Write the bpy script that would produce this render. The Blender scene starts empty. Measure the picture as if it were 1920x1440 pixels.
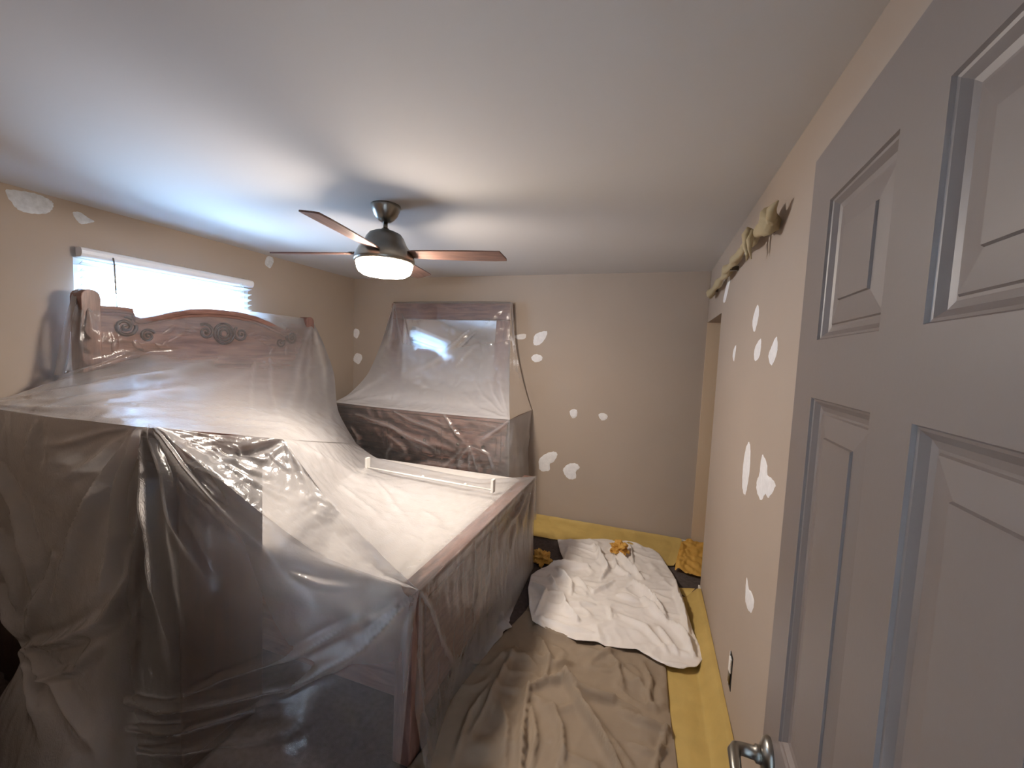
import bpy, bmesh, math, random
import numpy as np
from mathutils import Matrix, Vector, noise as mnoise

random.seed(7)
rng = np.random.default_rng(7)
scene = bpy.context.scene

# ------------------------------------------------------------------ camera
CAM_H = 1.667
FPX = 770.355                       # focal length in pixels of the 1920 wide frame
YAW, PITCH, ROLL = 0.325898, -0.07197, 0.042877
_f = np.array([-math.sin(YAW)*math.cos(PITCH), math.cos(YAW)*math.cos(PITCH), math.sin(PITCH)])
_r = np.array([math.cos(YAW), math.sin(YAW), 0.0])
_u = np.cross(_r, _f)
RIGHT = _r*math.cos(ROLL) + _u*math.sin(ROLL)
UP = -_r*math.sin(ROLL) + _u*math.cos(ROLL)
FWD = _f
cam = bpy.data.cameras.new('camera')
cam.sensor_width = 36.0
cam.lens = FPX/1920*36.0
cam.clip_start = 0.02
cam_ob = bpy.data.objects.new('camera', cam)
scene.collection.objects.link(cam_ob)
cam_ob.matrix_world = Matrix(((RIGHT[0], UP[0], -FWD[0], 0), (RIGHT[1], UP[1], -FWD[1], 0),
                              (RIGHT[2], UP[2], -FWD[2], CAM_H), (0, 0, 0, 1)))
scene.camera = cam_ob

# ------------------------------------------------------------------ light
SKY_STRENGTH = 25.0
LAMP_STRENGTH = 46.0
scene.view_settings.view_transform = 'Standard'
scene.view_settings.look = 'None'
scene.view_settings.gamma = 1.0
scene.view_settings.use_curve_mapping = False
scene.view_settings.exposure = 2.12
scene.cycles.max_bounces = 6
scene.cycles.diffuse_bounces = 4
scene.cycles.transparent_max_bounces = 16
scene.cycles.glossy_bounces = 3
scene.cycles.transmission_bounces = 4
scene.cycles.use_adaptive_sampling = True
scene.cycles.adaptive_threshold = 0.03
scene.cycles.use_light_tree = False
scene.cycles.sample_clamp_indirect = 6.0
scene.cycles.caustics_reflective = False
scene.cycles.caustics_refractive = False

world = bpy.data.worlds.new('daylight')
scene.world = world
world.use_nodes = True
wn = world.node_tree.nodes; wl = world.node_tree.links
wn.clear()
w_out = wn.new('ShaderNodeOutputWorld'); w_bg = wn.new('ShaderNodeBackground')
w_tc = wn.new('ShaderNodeTexCoord'); w_sep = wn.new('ShaderNodeSeparateXYZ'); w_ramp = wn.new('ShaderNodeValToRGB')
w_mr = wn.new('ShaderNodeMapRange')
w_mr.inputs['From Min'].default_value = -1; w_mr.inputs['From Max'].default_value = 1
wl.new(w_tc.outputs['Generated'], w_sep.inputs[0]); wl.new(w_sep.outputs['Z'], w_mr.inputs['Value'])
wl.new(w_mr.outputs[0], w_ramp.inputs[0]); wl.new(w_ramp.outputs[0], w_bg.inputs['Color'])
w_ramp.color_ramp.elements[0].position = 0.44; w_ramp.color_ramp.elements[0].color = (0.38, 0.60, 0.95, 1)
w_ramp.color_ramp.elements[1].position = 0.60; w_ramp.color_ramp.elements[1].color = (0.36, 0.62, 1.0, 1)
w_bg.inputs['Strength'].default_value = SKY_STRENGTH
wl.new(w_bg.outputs[0], w_out.inputs[0])

# daylight portal: marks the window opening for the sampler, gives no light of its own
pl = bpy.data.lights.new('window_portal', 'AREA'); pl.shape = 'RECTANGLE'; pl.size = 1.1; pl.size_y = 1.15
pl.cycles.is_portal = True
po = bpy.data.objects.new('window_portal', pl); scene.collection.objects.link(po)
po.location = (-3.33, 2.03, 1.55); po.rotation_euler = (0, -math.pi/2, 0)

# ------------------------------------------------------------------ helpers
def P(px, py, X=None, Y=None, Z=None):
    """world point seen at a pixel of the photograph, on the plane X=, Y= or Z="""
    d = RIGHT*(px-960)/FPX - UP*(py-720)/FPX + FWD
    if X is not None: s = X/d[0]
    elif Y is not None: s = Y/d[1]
    else: s = (Z-CAM_H)/d[2]
    return np.array([d[0]*s, d[1]*s, d[2]*s+CAM_H])

def project(A):
    A = np.asarray(A, float) - np.array([0, 0, CAM_H])
    z = A@FWD
    return np.stack([960+FPX*(A@RIGHT)/z, 720-FPX*(A@UP)/z], -1)

def link(o): scene.collection.objects.link(o); return o

def tag(o, label=None, cat=None, group=None, kind=None):
    if label: o['label'] = label
    if cat: o['category'] = cat
    if group: o['group'] = group
    if kind: o['kind'] = kind
    return o

def empty(name, loc=(0, 0, 0), rz=0.0):
    o = bpy.data.objects.new(name, None); o.location = loc; o.rotation_euler = (0, 0, rz)
    o.empty_display_size = 0.1
    return link(o)

def mesh_obj(name, verts, faces, mat, parent=None, smooth=False, bevel=0.0, segs=2, recalc=True):
    me = bpy.data.meshes.new(name)
    me.from_pydata([tuple(map(float, v)) for v in verts], [], [tuple(map(int, f)) for f in faces])
    if recalc:
        bm = bmesh.new(); bm.from_mesh(me)
        bmesh.ops.recalc_face_normals(bm, faces=bm.faces)
        if bevel > 0:
            ed = [e for e in bm.edges if len(e.link_faces) == 2 and e.calc_face_angle(0) > 0.6]
            bmesh.ops.bevel(bm, geom=ed, offset=bevel, segments=segs, affect='EDGES', profile=0.5)
        bm.to_mesh(me); bm.free()
    me.materials.append(mat)
    if smooth:
        me.polygons.foreach_set('use_smooth', [True]*len(me.polygons))
    o = bpy.data.objects.new(name, me)
    if parent is not None: o.parent = parent
    return link(o)

class MB:
    def __init__(s): s.v = []; s.f = []
    def add(s, v, f):
        n = len(s.v); s.v += [tuple(map(float, p)) for p in v]; s.f += [tuple(i+n for i in q) for q in f]; return s
    def box(s, x0, x1, y0, y1, z0, z1):
        return s.add([(x0, y0, z0), (x1, y0, z0), (x1, y1, z0), (x0, y1, z0), (x0, y0, z1), (x1, y0, z1), (x1, y1, z1), (x0, y1, z1)],
                     [(0, 3, 2, 1), (4, 5, 6, 7), (0, 1, 5, 4), (1, 2, 6, 5), (2, 3, 7, 6), (3, 0, 4, 7)])
    def lathe(s, prof, n=32, c=(0, 0, 0)):
        v = []; f = []
        for r, z in prof:
            for k in range(n):
                a = 2*math.pi*k/n; v.append((c[0]+r*math.cos(a), c[1]+r*math.sin(a), c[2]+z))
        m = len(prof)
        for i in range(m-1):
            for k in range(n):
                f.append((i*n+k, i*n+(k+1) % n, (i+1)*n+(k+1) % n, (i+1)*n+k))
        if prof[0][0] > 1e-6: f.append(tuple(range(n))[::-1])
        if prof[-1][0] > 1e-6: f.append(tuple((m-1)*n+k for k in range(n)))
        return s.add(v, f)
    def tube(s, pts, rad, n=10, flat=None):
        pts = [np.array(p, float) for p in pts]; m = len(pts)
        if not hasattr(rad, '__len__'): rad = [rad]*m
        v = []; f = []
        ref = np.array([0.13, 0.31, 0.94])
        for i in range(m):
            t = pts[min(i+1, m-1)]-pts[max(i-1, 0)]; t = t/(np.linalg.norm(t)+1e-9)
            a = np.cross(t, ref); a /= np.linalg.norm(a)+1e-9; b = np.cross(t, a)
            for k in range(n):
                q = 2*math.pi*k/n; w = a*math.cos(q)+b*math.sin(q)
                if flat is not None: w = w*np.array(flat)
                v.append(pts[i]+rad[i]*w)
        for i in range(m-1):
            for k in range(n):
                f.append((i*n+k, i*n+(k+1) % n, (i+1)*n+(k+1) % n, (i+1)*n+k))
        f.append(tuple(range(n))[::-1]); f.append(tuple((m-1)*n+k for k in range(n)))
        return s.add(v, f)
    def prism(s, outline, axis, a, b):
        """extrude a 2D outline along axis 'X','Y','Z' from a to b"""
        n = len(outline)
        def mk(p, t): return {'X': (t, p[0], p[1]), 'Y': (p[0], t, p[1]), 'Z': (p[0], p[1], t)}[axis]
        v = [mk(p, a) for p in outline]+[mk(p, b) for p in outline]
        f = [tuple(range(n))[::-1], tuple(range(n, 2*n))]+[(i, (i+1) % n, n+(i+1) % n, n+i) for i in range(n)]
        return s.add(v, f)
    def obj(s, name, mat, parent=None, **k): return mesh_obj(name, s.v, s.f, mat, parent, **k)

def box(name, mat, parent, x0, x1, y0, y1, z0, z1, bevel=0.003, **k):
    return MB().box(x0, x1, y0, y1, z0, z1).obj(name, mat, parent, bevel=bevel, **k)

# ------------------------------------------------------------------ materials
def srgb(r, g, b):
    def c(x):
        x /= 255.0
        return x/12.92 if x <= 0.04045 else ((x+0.055)/1.055)**2.4
    return (c(r), c(g), c(b), 1)

def mat_base(name):
    m = bpy.data.materials.new(name); m.use_nodes = True
    nt = m.node_tree; b = nt.nodes['Principled BSDF']
    return m, nt, b

def bump_noise(nt, b, scale, strength, dist=0.002, detail=4, vec=None):
    n = nt.nodes.new('ShaderNodeTexNoise'); n.inputs['Scale'].default_value = scale; n.inputs['Detail'].default_value = detail
    bp = nt.nodes.new('ShaderNodeBump'); bp.inputs['Strength'].default_value = strength; bp.inputs['Distance'].default_value = dist
    nt.links.new(n.outputs['Fac'], bp.inputs['Height'])
    if vec is not None: nt.links.new(vec, n.inputs['Vector'])
    nt.links.new(bp.outputs[0], b.inputs['Normal'])
    return bp

def coords(nt):
    return nt.nodes.new('ShaderNodeTexCoord').outputs['Object']

def plain(name, col, rough=0.6, var=0.06, nscale=6.0, bump=0.15, bscale=180, metal=0.0, bdist=0.001):
    m, nt, b = mat_base(name)
    b.inputs['Roughness'].default_value = rough; b.inputs['Metallic'].default_value = metal
    tc = coords(nt)
    n = nt.nodes.new('ShaderNodeTexNoise'); n.inputs['Scale'].default_value = nscale; n.inputs['Detail'].default_value = 5
    nt.links.new(tc, n.inputs['Vector'])
    r = nt.nodes.new('ShaderNodeValToRGB')
    r.color_ramp.elements[0].position = 0.3; r.color_ramp.elements[1].position = 0.7
    r.color_ramp.elements[0].color = tuple(c*(1-var) for c in col[:3])+(1,)
    r.color_ramp.elements[1].color = tuple(min(1, c*(1+var)) for c in col[:3])+(1,)
    nt.links.new(n.outputs['Fac'], r.inputs[0]); nt.links.new(r.outputs[0], b.inputs['Base Color'])
    if bump > 0: bump_noise(nt, b, bscale, bump, bdist, vec=tc)
    return m

def wood(name, dark, light, axis='X', scale=3.0, rough=0.35):
    m, nt, b = mat_base(name)
    b.inputs['Roughness'].default_value = rough
    tc = coords(nt); mp = nt.nodes.new('ShaderNodeMapping')
    s = {'X': (0.12, 1, 1), 'Y': (1, 0.12, 1), 'Z': (1, 1, 0.12)}[axis]
    mp.inputs['Scale'].default_value = tuple(q*scale*6 for q in s)
    nt.links.new(tc, mp.inputs['Vector'])
    n = nt.nodes.new('ShaderNodeTexNoise'); n.inputs['Scale'].default_value = 1.6; n.inputs['Detail'].default_value = 8
    n.inputs['Roughness'].default_value = 0.65; n.inputs['Distortion'].default_value = 0.6
    nt.links.new(mp.outputs[0], n.inputs['Vector'])
    r = nt.nodes.new('ShaderNodeValToRGB')
    r.color_ramp.elements[0].position = 0.32; r.color_ramp.elements[1].position = 0.68
    r.color_ramp.elements[0].color = dark; r.color_ramp.elements[1].color = light
    nt.links.new(n.outputs['Fac'], r.inputs[0]); nt.links.new(r.outputs[0], b.inputs['Base Color'])
    bp = nt.nodes.new('ShaderNodeBump'); bp.inputs['Strength'].default_value = 0.15; bp.inputs['Distance'].default_value = 0.001
    nt.links.new(n.outputs['Fac'], bp.inputs['Height']); nt.links.new(bp.outputs[0], b.inputs['Normal'])
    return m

def film(name, haze=0.35, gloss=0.22, crinkle=0.35, cscale=14.0, tint=(0.86, 0.83, 0.83)):
    """thin polythene: part clear, part milky, with a glossy skin; a 'haze' attribute scales the milkiness"""
    m = bpy.data.materials.new(name); m.use_nodes = True
    nt = m.node_tree; N = nt.nodes; L = nt.links; N.clear()
    out = N.new('ShaderNodeOutputMaterial')
    tc = N.new('ShaderNodeTexCoord').outputs['Object']
    # crinkles: warped ridges
    n1 = N.new('ShaderNodeTexNoise'); n1.inputs['Scale'].default_value = cscale; n1.inputs['Detail'].default_value = 3
    n1.inputs['Distortion'].default_value = 1.2; L.new(tc, n1.inputs['Vector'])
    rid = N.new('ShaderNodeMath'); rid.operation = 'PINGPONG'; rid.inputs[1].default_value = 0.09
    L.new(n1.outputs['Fac'], rid.inputs[0])
    n2 = N.new('ShaderNodeTexNoise'); n2.inputs['Scale'].default_value = cscale*4; n2.inputs['Detail'].default_value = 2; L.new(tc, n2.inputs['Vector'])
    ma = N.new('ShaderNodeMath'); ma.operation = 'MULTIPLY_ADD'; ma.inputs[1].default_value = 0.06
    L.new(n2.outputs['Fac'], ma.inputs[0]); L.new(rid.outputs[0], ma.inputs[2])
    bp = N.new('ShaderNodeBump'); bp.inputs['Strength'].default_value = crinkle; bp.inputs['Distance'].default_value = 0.06
    L.new(ma.outputs[0], bp.inputs['Height'])
    # milky body
    df = N.new('ShaderNodeBsdfDiffuse'); df.inputs['Color'].default_value = tint+(1,)
    tl = N.new('ShaderNodeBsdfTranslucent'); tl.inputs['Color'].default_value = tint+(1,)
    L.new(bp.outputs[0], df.inputs['Normal']); L.new(bp.outputs[0], tl.inputs['Normal'])
    milk = N.new('ShaderNodeMixShader'); milk.inputs[0].default_value = 0.45
    L.new(df.outputs[0], milk.inputs[1]); L.new(tl.outputs[0], milk.inputs[2])
    tr = N.new('ShaderNodeBsdfTransparent'); tr.inputs['Color'].default_value = (0.97, 0.97, 0.97, 1)
    at = N.new('ShaderNodeAttribute'); at.attribute_name = 'haze'
    lw = N.new('ShaderNodeLayerWeight'); lw.inputs['Blend'].default_value = 0.5
    pw = N.new('ShaderNodeMath'); pw.operation = 'POWER'; pw.inputs[1].default_value = 3.0; L.new(lw.outputs['Facing'], pw.inputs[0])
    h1 = N.new('ShaderNodeMath'); h1.operation = 'MULTIPLY'; h1.inputs[1].default_value = haze; L.new(at.outputs['Fac'], h1.inputs[0])
    h2 = N.new('ShaderNodeMath'); h2.operation = 'MULTIPLY_ADD'; h2.use_clamp = True; h2.inputs[1].default_value = 0.55
    L.new(pw.outputs[0], h2.inputs[0]); L.new(h1.outputs[0], h2.inputs[2])
    body = N.new('ShaderNodeMixShader'); L.new(h2.outputs[0], body.inputs[0])
    L.new(tr.outputs[0], body.inputs[1]); L.new(milk.outputs[0], body.inputs[2])
    gl = N.new('ShaderNodeBsdfGlossy'); gl.inputs['Roughness'].default_value = gloss; gl.inputs['Color'].default_value = (1, 1, 1, 1)
    L.new(bp.outputs[0], gl.inputs['Normal'])
    fr = N.new('ShaderNodeFresnel'); fr.inputs['IOR'].default_value = 1.5; L.new(bp.outputs[0], fr.inputs['Normal'])
    fm = N.new('ShaderNodeMath'); fm.operation = 'MULTIPLY'; fm.inputs[1].default_value = 1.0; L.new(fr.outputs[0], fm.inputs[0])
    fin = N.new('ShaderNodeMixShader'); L.new(fm.outputs[0], fin.inputs[0])
    L.new(body.outputs[0], fin.inputs[1]); L.new(gl.outputs[0], fin.inputs[2])
    L.new(fin.outputs[0], out.inputs['Surface'])
    return m

def paper(name, col):
    m = plain(name, col, rough=0.7, var=0.08, nscale=9, bump=0.25, bscale=60, bdist=0.002)
    nt = m.node_tree; b = nt.nodes['Principled BSDF']
    tl = nt.nodes.new('ShaderNodeBsdfTranslucent'); tl.inputs['Color'].default_value = col
    mx = nt.nodes.new('ShaderNodeMixShader'); mx.inputs[0].default_value = 0.2
    out = nt.nodes['Material Output']
    nt.links.new(b.outputs[0], mx.inputs[1]); nt.links.new(tl.outputs[0], mx.inputs[2]); nt.links.new(mx.outputs[0], out.inputs['Surface'])
    return m

M = {}
M['wall'] = plain('taupe_wall_paint', srgb(173, 157, 142), 0.75, 0.03, 1.5, 0.12, 160)
M['closet'] = plain('closet_lit_tone', srgb(206, 180, 150), 0.75, 0.03, 1.5, 0.1, 160)  # lighter tan paints in the brightness of the lit strip beyond the opening
M['ceiling'] = plain('white_ceiling_paint', srgb(202, 198, 195), 0.85, 0.015, 1.2, 0.12, 140)
M['door'] = plain('taupe_door_paint', srgb(128, 115, 108), 0.42, 0.03, 3, 0.1, 120)
M['trim'] = plain('white_trim_paint', srgb(225, 222, 216), 0.4, 0.02, 3, 0.05, 60)
M['floor'] = plain('dark_carpet', srgb(84, 74, 72), 0.95, 0.25, 40, 0.8, 300, bdist=0.004)
M['spackle'] = plain('white_spackle', srgb(232, 230, 230), 0.9, 0.06, 40, 0.5, 90, bdist=0.002)
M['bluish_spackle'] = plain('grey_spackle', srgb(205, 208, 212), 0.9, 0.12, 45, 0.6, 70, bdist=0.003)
M['yellow'] = paper('yellow_masking_paper', srgb(206, 176, 104))
M['yellow_dark'] = paper('orange_masking_paper', srgb(222, 172, 84))
M['tan_paper'] = paper('tan_masking_paper', srgb(188, 172, 138))
M['cloth'] = plain('canvas_drop_cloth', srgb(226, 220, 215), 0.95, 0.06, 8, 0.4, 500, bdist=0.0008)
M['cloth_tan'] = plain('tan_drop_cloth', srgb(142, 126, 108), 0.95, 0.06, 8, 0.4, 500, bdist=0.0008)
M['wood_y'] = wood('red_brown_wood_across', srgb(92, 62, 54), srgb(150, 112, 100), 'Y')
M['wood_x'] = wood('red_brown_wood_long', srgb(92, 62, 54), srgb(150, 112, 100), 'X')
M['wood_z'] = wood('red_brown_wood_upright', srgb(92, 62, 54), srgb(150, 112, 100), 'Z')
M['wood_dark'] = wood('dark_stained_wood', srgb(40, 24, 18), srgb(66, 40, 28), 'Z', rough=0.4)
M['blade'] = wood('walnut_blade', srgb(86, 62, 54), srgb(130, 100, 90), 'X', scale=5, rough=0.45)
M['nickel'] = plain('brushed_nickel', srgb(150, 146, 138), 0.3, 0.04, 30, 0.05, 200, metal=1.0)
M['pewter'] = plain('dark_pewter', srgb(120, 114, 104), 0.25, 0.06, 30, 0.05, 200, metal=1.0)
M['white_metal'] = plain('white_enamel', srgb(235, 233, 228), 0.4, 0.02, 10, 0.0)
M['slat'] = plain('white_faux_wood_slat', srgb(240, 243, 248), 0.35, 0.02, 10, 0.04, 80)
M['black'] = plain('black_void', srgb(28, 24, 24), 0.8, 0.1, 10, 0.1, 60)
M['mattress'] = plain('white_quilted_ticking', srgb(235, 230, 225), 0.9, 0.04, 12, 0.5, 30, bdist=0.006)
M['box_cloth'] = plain('dark_box_spring_cloth', srgb(60, 52, 50), 0.9, 0.1, 20, 0.3, 200)
M['bed_film'] = film('bed_polythene', haze=0.38, gloss=0.2, crinkle=0.10, cscale=22, tint=(0.80, 0.775, 0.775))
M['dresser_film'] = film('dresser_polythene', haze=0.66, gloss=0.14, crinkle=0.09, cscale=22)

m, nt, b = mat_base('mirror_silver'); b.inputs['Metallic'].default_value = 1; b.inputs['Roughness'].default_value = 0.06
b.inputs['Base Color'].default_value = (0.86, 0.88, 0.9, 1); M['mirror'] = m
m, nt, b = mat_base('window_glass'); nt.nodes.clear()
o_ = nt.nodes.new('ShaderNodeOutputMaterial'); t_ = nt.nodes.new('ShaderNodeBsdfTransparent'); g_ = nt.nodes.new('ShaderNodeBsdfGlossy')
t_.inputs['Color'].default_value = (0.94, 0.97, 0.96, 1); g_.inputs['Roughness'].default_value = 0.02
x_ = nt.nodes.new('ShaderNodeMixShader'); f_ = nt.nodes.new('ShaderNodeFresnel'); f_.inputs['IOR'].default_value = 1.4
nt.links.new(f_.outputs[0], x_.inputs[0]); nt.links.new(t_.outputs[0], x_.inputs[1]); nt.links.new(g_.outputs[0], x_.inputs[2])
nt.links.new(x_.outputs[0], o_.inputs['Surface']); M['glass'] = m
m, nt, b = mat_base('lit_opal_glass'); b.inputs['Base Color'].default_value = (0.9, 0.88, 0.84, 1); b.inputs['Roughness'].default_value = 0.3
b.inputs['Emission Color'].default_value = (1.0, 0.875, 0.75, 1); b.inputs['Emission Strength'].default_value = LAMP_STRENGTH; M['bowl'] = m

# ------------------------------------------------------------------ the room
XL, XR, YB, YN, ZC = -3.24, 0.424, 3.877, 0.10, 2.44
T = 0.12
def structure(o): o['kind'] = 'structure'; return o
structure(MB().box(XL-T, XR+1.3, -1.4, YB+T, -0.1, 0.0).obj('floor', M['floor']))
structure(MB().box(XL-T, XR+1.3, -1.4, YB+T, ZC, ZC+0.1).obj('ceiling', M['ceiling']))
WY0, WY1, WZ0, WZ1 = 1.48, 2.58, 0.98, 2.13        # window opening
wl_ = MB().box(XL-T, XL, YN-T, WY0, 0, ZC).box(XL-T, XL, WY1, YB+T, 0, ZC).box(XL-T, XL, WY0, WY1, 0, WZ0).box(XL-T, XL, WY0, WY1, WZ1, ZC)
wall_left = structure(wl_.obj('wall_left', M['wall']))
wall_back = structure(MB().box(XL-T, XR, YB, YB+T, 0, ZC).obj('wall_back', M['wall']))
OY0, OZ = 3.12, 2.008                              # opening at the far end of the right wall
wall_right = structure(MB().box(XR, XR+T, YN-T, OY0, 0, ZC).box(XR, XR+T, OY0, YB, OZ, ZC).obj('wall_right', M['wall']))
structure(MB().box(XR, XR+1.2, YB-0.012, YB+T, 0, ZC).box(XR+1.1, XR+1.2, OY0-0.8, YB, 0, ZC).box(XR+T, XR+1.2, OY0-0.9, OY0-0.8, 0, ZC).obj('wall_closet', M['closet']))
DX0, DX1 = -0.62, 0.24                              # doorway the camera stands in
structure(MB().box(XL-T, DX0, YN-T, YN, 0, ZC).box(DX1, XR+T, YN-T, YN, 0, ZC).box(DX0, DX1, YN-T, YN, 2.06, ZC).obj('wall_front', M['wall']))
structure(MB().box(-1.6, -1.5, -1.4, YN-T, 0, ZC).box(1.5, 1.6, -1.4, YN-T, 0, ZC).box(-1.6, 1.6, -1.4, -1.3, 0, ZC).obj('wall_hall', M['wall']))
structure(box('baseboard_back', M['trim'], None, XL+0.001, XR-0.001, YB-0.014, YB-0.0005, 0.0, 0.088, 0.003))
structure(box('baseboard_right', M['trim'], None, XR-0.014, XR-0.0005, YN+0.001, OY0-0.002, 0.0, 0.088, 0.003))
structure(box('baseboard_left', M['trim'], None, XL+0.0005, XL+0.014, YN+0.001, YB-0.016, 0.0, 0.088, 0.003))

# window: frame, two sashes with panes
win = structure(empty('window_1', (XL-0.07, (WY0+WY1)/2, WZ0)))
def wbox(name, mat, y0, y1, z0, z1, x0=-0.03, x1=0.03, parent=win, **k):
    px, py, pz = win.location
    return MB().box(x0, x1, y0-py, y1-py, z0-pz, z1-pz).obj(name, mat, parent, bevel=0.002, **k)
for a, bb, c, d in ((WY0, WY1, WZ1-0.04, WZ1), (WY0, WY1, WZ0, WZ0+0.04), (WY0, WY0+0.04, WZ0+0.04, WZ1-0.04), (WY1-0.04, WY1, WZ0+0.04, WZ1-0.04)):
    wbox('window_frame', M['trim'], a, bb, c, d)
zm = (WZ0+WZ1)/2
for lo, hi, xo in ((WZ0+0.04, zm+0.02, 0.012), (zm-0.02, WZ1-0.04, -0.014)):
    s = wbox('sash', M['trim'], WY0+0.04, WY1-0.04, lo, lo+0.035, xo-0.012, xo+0.012)
    for a, bb, c, d in ((WY0+0.04, WY1-0.04, hi-0.035, hi), (WY0+0.04, WY0+0.075, lo+0.035, hi-0.035), (WY1-0.075, WY1-0.04, lo+0.035, hi-0.035)):
        wbox('sash_rail', M['trim'], a, bb, c, d, xo-0.012, xo+0.012, parent=s)
    wbox('pane', M['glass'], WY0+0.075, WY1-0.075, lo+0.035, hi-0.035, xo-0.002, xo+0.002, parent=s)
wbox('window_sill', M['trim'], WY0-0.03, WY1+0.03, WZ0-0.03, WZ0, 0.03, 0.12)

# blind
bx = XL+0.045
bl = empty('window_blind', (bx, 2.03, 2.12)); tag(bl, 'white slatted blind with rounded headrail hung over the daylit window', 'blind')
prof = [(-0.03, -0.028), (0.012, -0.028), (0.024, -0.022), (0.032, -0.008), (0.032, 0.010), (0.024, 0.024), (0.010, 0.030), (-0.03, 0.030)]
hr = MB(); n = len(prof)
hr.prism([(p[0], p[1]) for p in prof], 'Y', -0.545, 0.545)
o = hr.obj('headrail', M['slat'], bl, bevel=0.002); o.location = (0, 0, 0.034)
sm = None
for k in range(9):
    z = -0.020-0.0425*k
    if sm is None:
        pr = []
        for i in range(7):
            t = i/6*2-1; pr.append((t*0.025, 0.003*(1-t*t)+0.0015))
        pr += [(p[0], p[1]-0.003) for p in reversed(pr)]
        o = MB().prism(pr, 'Y', -0.53, 0.53).obj('slat', M['slat'], bl); sm = o.data
    else:
        o = link(bpy.data.objects.new('slat', sm)); o.parent = bl
    o.location = (0.0, 0, z); o.rotation_euler = (0, math.radians(-20), 0)
for y in (-0.40, 0.0, 0.40):
    for x in (-0.026, 0.026):
        MB().tube([(x, y, 0.0), (x, y, -0.40)], 0.0011, 6).obj('ladder_cord', M['white_metal'], bl)
MB().box(-0.025, 0.025, -0.53, 0.53, -0.42, -0.40).obj('bottom_rail', M['slat'], bl, bevel=0.004)
MB().tube([(0.034, -0.40, 0.03), (0.045, -0.40, -0.01), (0.045, -0.39, -0.36)], 0.0045, 8).obj('tilt_wand', M['pewter'], bl)
for y in (0.42, 0.435, 0.45):
    MB().tube([(0.036, y, 0.02), (0.036, y, -0.45)], 0.0016, 6).obj('lift_cord', M['white_metal'], bl)

# spackle patches: thin irregular skims that belong to the walls
def smooth_closed(pts, per=5):
    pts = [np.array(p, float) for p in pts]; n = len(pts); out = []
    for i in range(n):
        p0, p1, p2, p3 = pts[i-1], pts[i], pts[(i+1) % n], pts[(i+2) % n]
        for k in range(per):
            t = k/per
            out.append(0.5*((2*p1)+(-p0+p2)*t+(2*p0-5*p1+4*p2-p3)*t*t+(-p0+3*p1-3*p2+p3)*t**3))
    return out
def skim(parent, mat, px, axis, val, thick):
    w = [P(q[0], q[1], **{axis: val}) for q in smooth_closed(px)]
    c = sum(w)/len(w)
    nrm = {'X': np.array([1.0, 0, 0]), 'Y': np.array([0, 1.0, 0])}[axis]*thick
    n = len(w); v = []; f = []
    for sc_, of in ((1.0, 0.02), (0.93, 0.8), (0.5, 1.0)):
        for i, p in enumerate(w):
            j = 1+0.03*math.sin(i*2.3)
            v.append(c+(p-c)*sc_*j+nrm*of)
    v.append(c+nrm)
    for r in range(2):
        for i in range(n): f.append((r*n+i, r*n+(i+1) % n, (r+1)*n+(i+1) % n, (r+1)*n+i))
    for i in range(n): f.append((2*n+i, 2*n+(i+1) % n, 3*n))
    return mesh_obj('spackle_patch', v, f, mat, parent, smooth=True)
def oval(x, y, a, bb, n=9): return [(x+a*math.cos(2*math.pi*k/n)*(1+0.12*math.sin(k*5)), y+bb*math.sin(2*math.pi*k/n)*(1+0.1*math.cos(k*3))) for k in range(n)]
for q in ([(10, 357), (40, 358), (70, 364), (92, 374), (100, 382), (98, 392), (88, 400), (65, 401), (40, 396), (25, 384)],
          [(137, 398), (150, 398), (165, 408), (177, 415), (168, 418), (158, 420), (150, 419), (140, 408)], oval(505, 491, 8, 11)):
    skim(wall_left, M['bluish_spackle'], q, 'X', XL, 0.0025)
for q in (oval(668, 625, 6, 9), oval(671, 672, 8, 10), [(966, 629), (985, 626), (984, 635), (970, 636)],
          [(1000, 640), (1003, 628), (1015, 622), (1026, 622), (1022, 635), (1012, 646), (1002, 647)],
          [(996, 671), (1004, 664), (1016, 668), (1015, 676), (1003, 679)], [(1068, 772), (1075, 767), (1082, 770), (1081, 781), (1073, 784)],
          [(1122, 778), (1130, 774), (1139, 779), (1137, 786), (1128, 788)],
          [(1011, 862), (1025, 850), (1040, 847), (1045, 853), (1038, 866), (1031, 870), (1030, 882), (1013, 882)],
          [(1056, 880), (1066, 870), (1080, 869), (1087, 877), (1080, 884), (1080, 896), (1069, 899), (1060, 892)],
          [(954, 592), (961, 594), (961, 606), (955, 606)]):
    skim(wall_back, M['spackle'], q, 'Y', YB, -0.0025)
for q in ([(1366, 518), (1369, 524), (1363, 554), (1359, 567), (1356, 565), (1359, 549)],
          [(1420, 572), (1423, 579), (1422, 596), (1415, 622), (1411, 611), (1413, 593)],
          [(1380, 647), (1380, 655), (1378, 668), (1376, 678), (1374, 668), (1376, 655)],
          [(1426, 635), (1427, 646), (1424, 668), (1416, 677), (1414, 665), (1417, 649)],
          [(1456, 631), (1458, 652), (1454, 671), (1446, 685), (1441, 668), (1447, 650)],
          [(1404, 829), (1407, 841), (1406, 877), (1402, 907), (1397, 928), (1392, 915), (1393, 879), (1398, 843)],
          [(1429, 853), (1438, 870), (1439, 890), (1447, 897), (1454, 911), (1441, 933), (1435, 926), (1427, 938), (1419, 921), (1419, 902), (1424, 888)],
          [(1400, 1083), (1404, 1104), (1409, 1110), (1414, 1129), (1408, 1149), (1398, 1129)]):
    skim(wall_right, M['spackle'], q, 'X', XR, -0.002)

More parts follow.
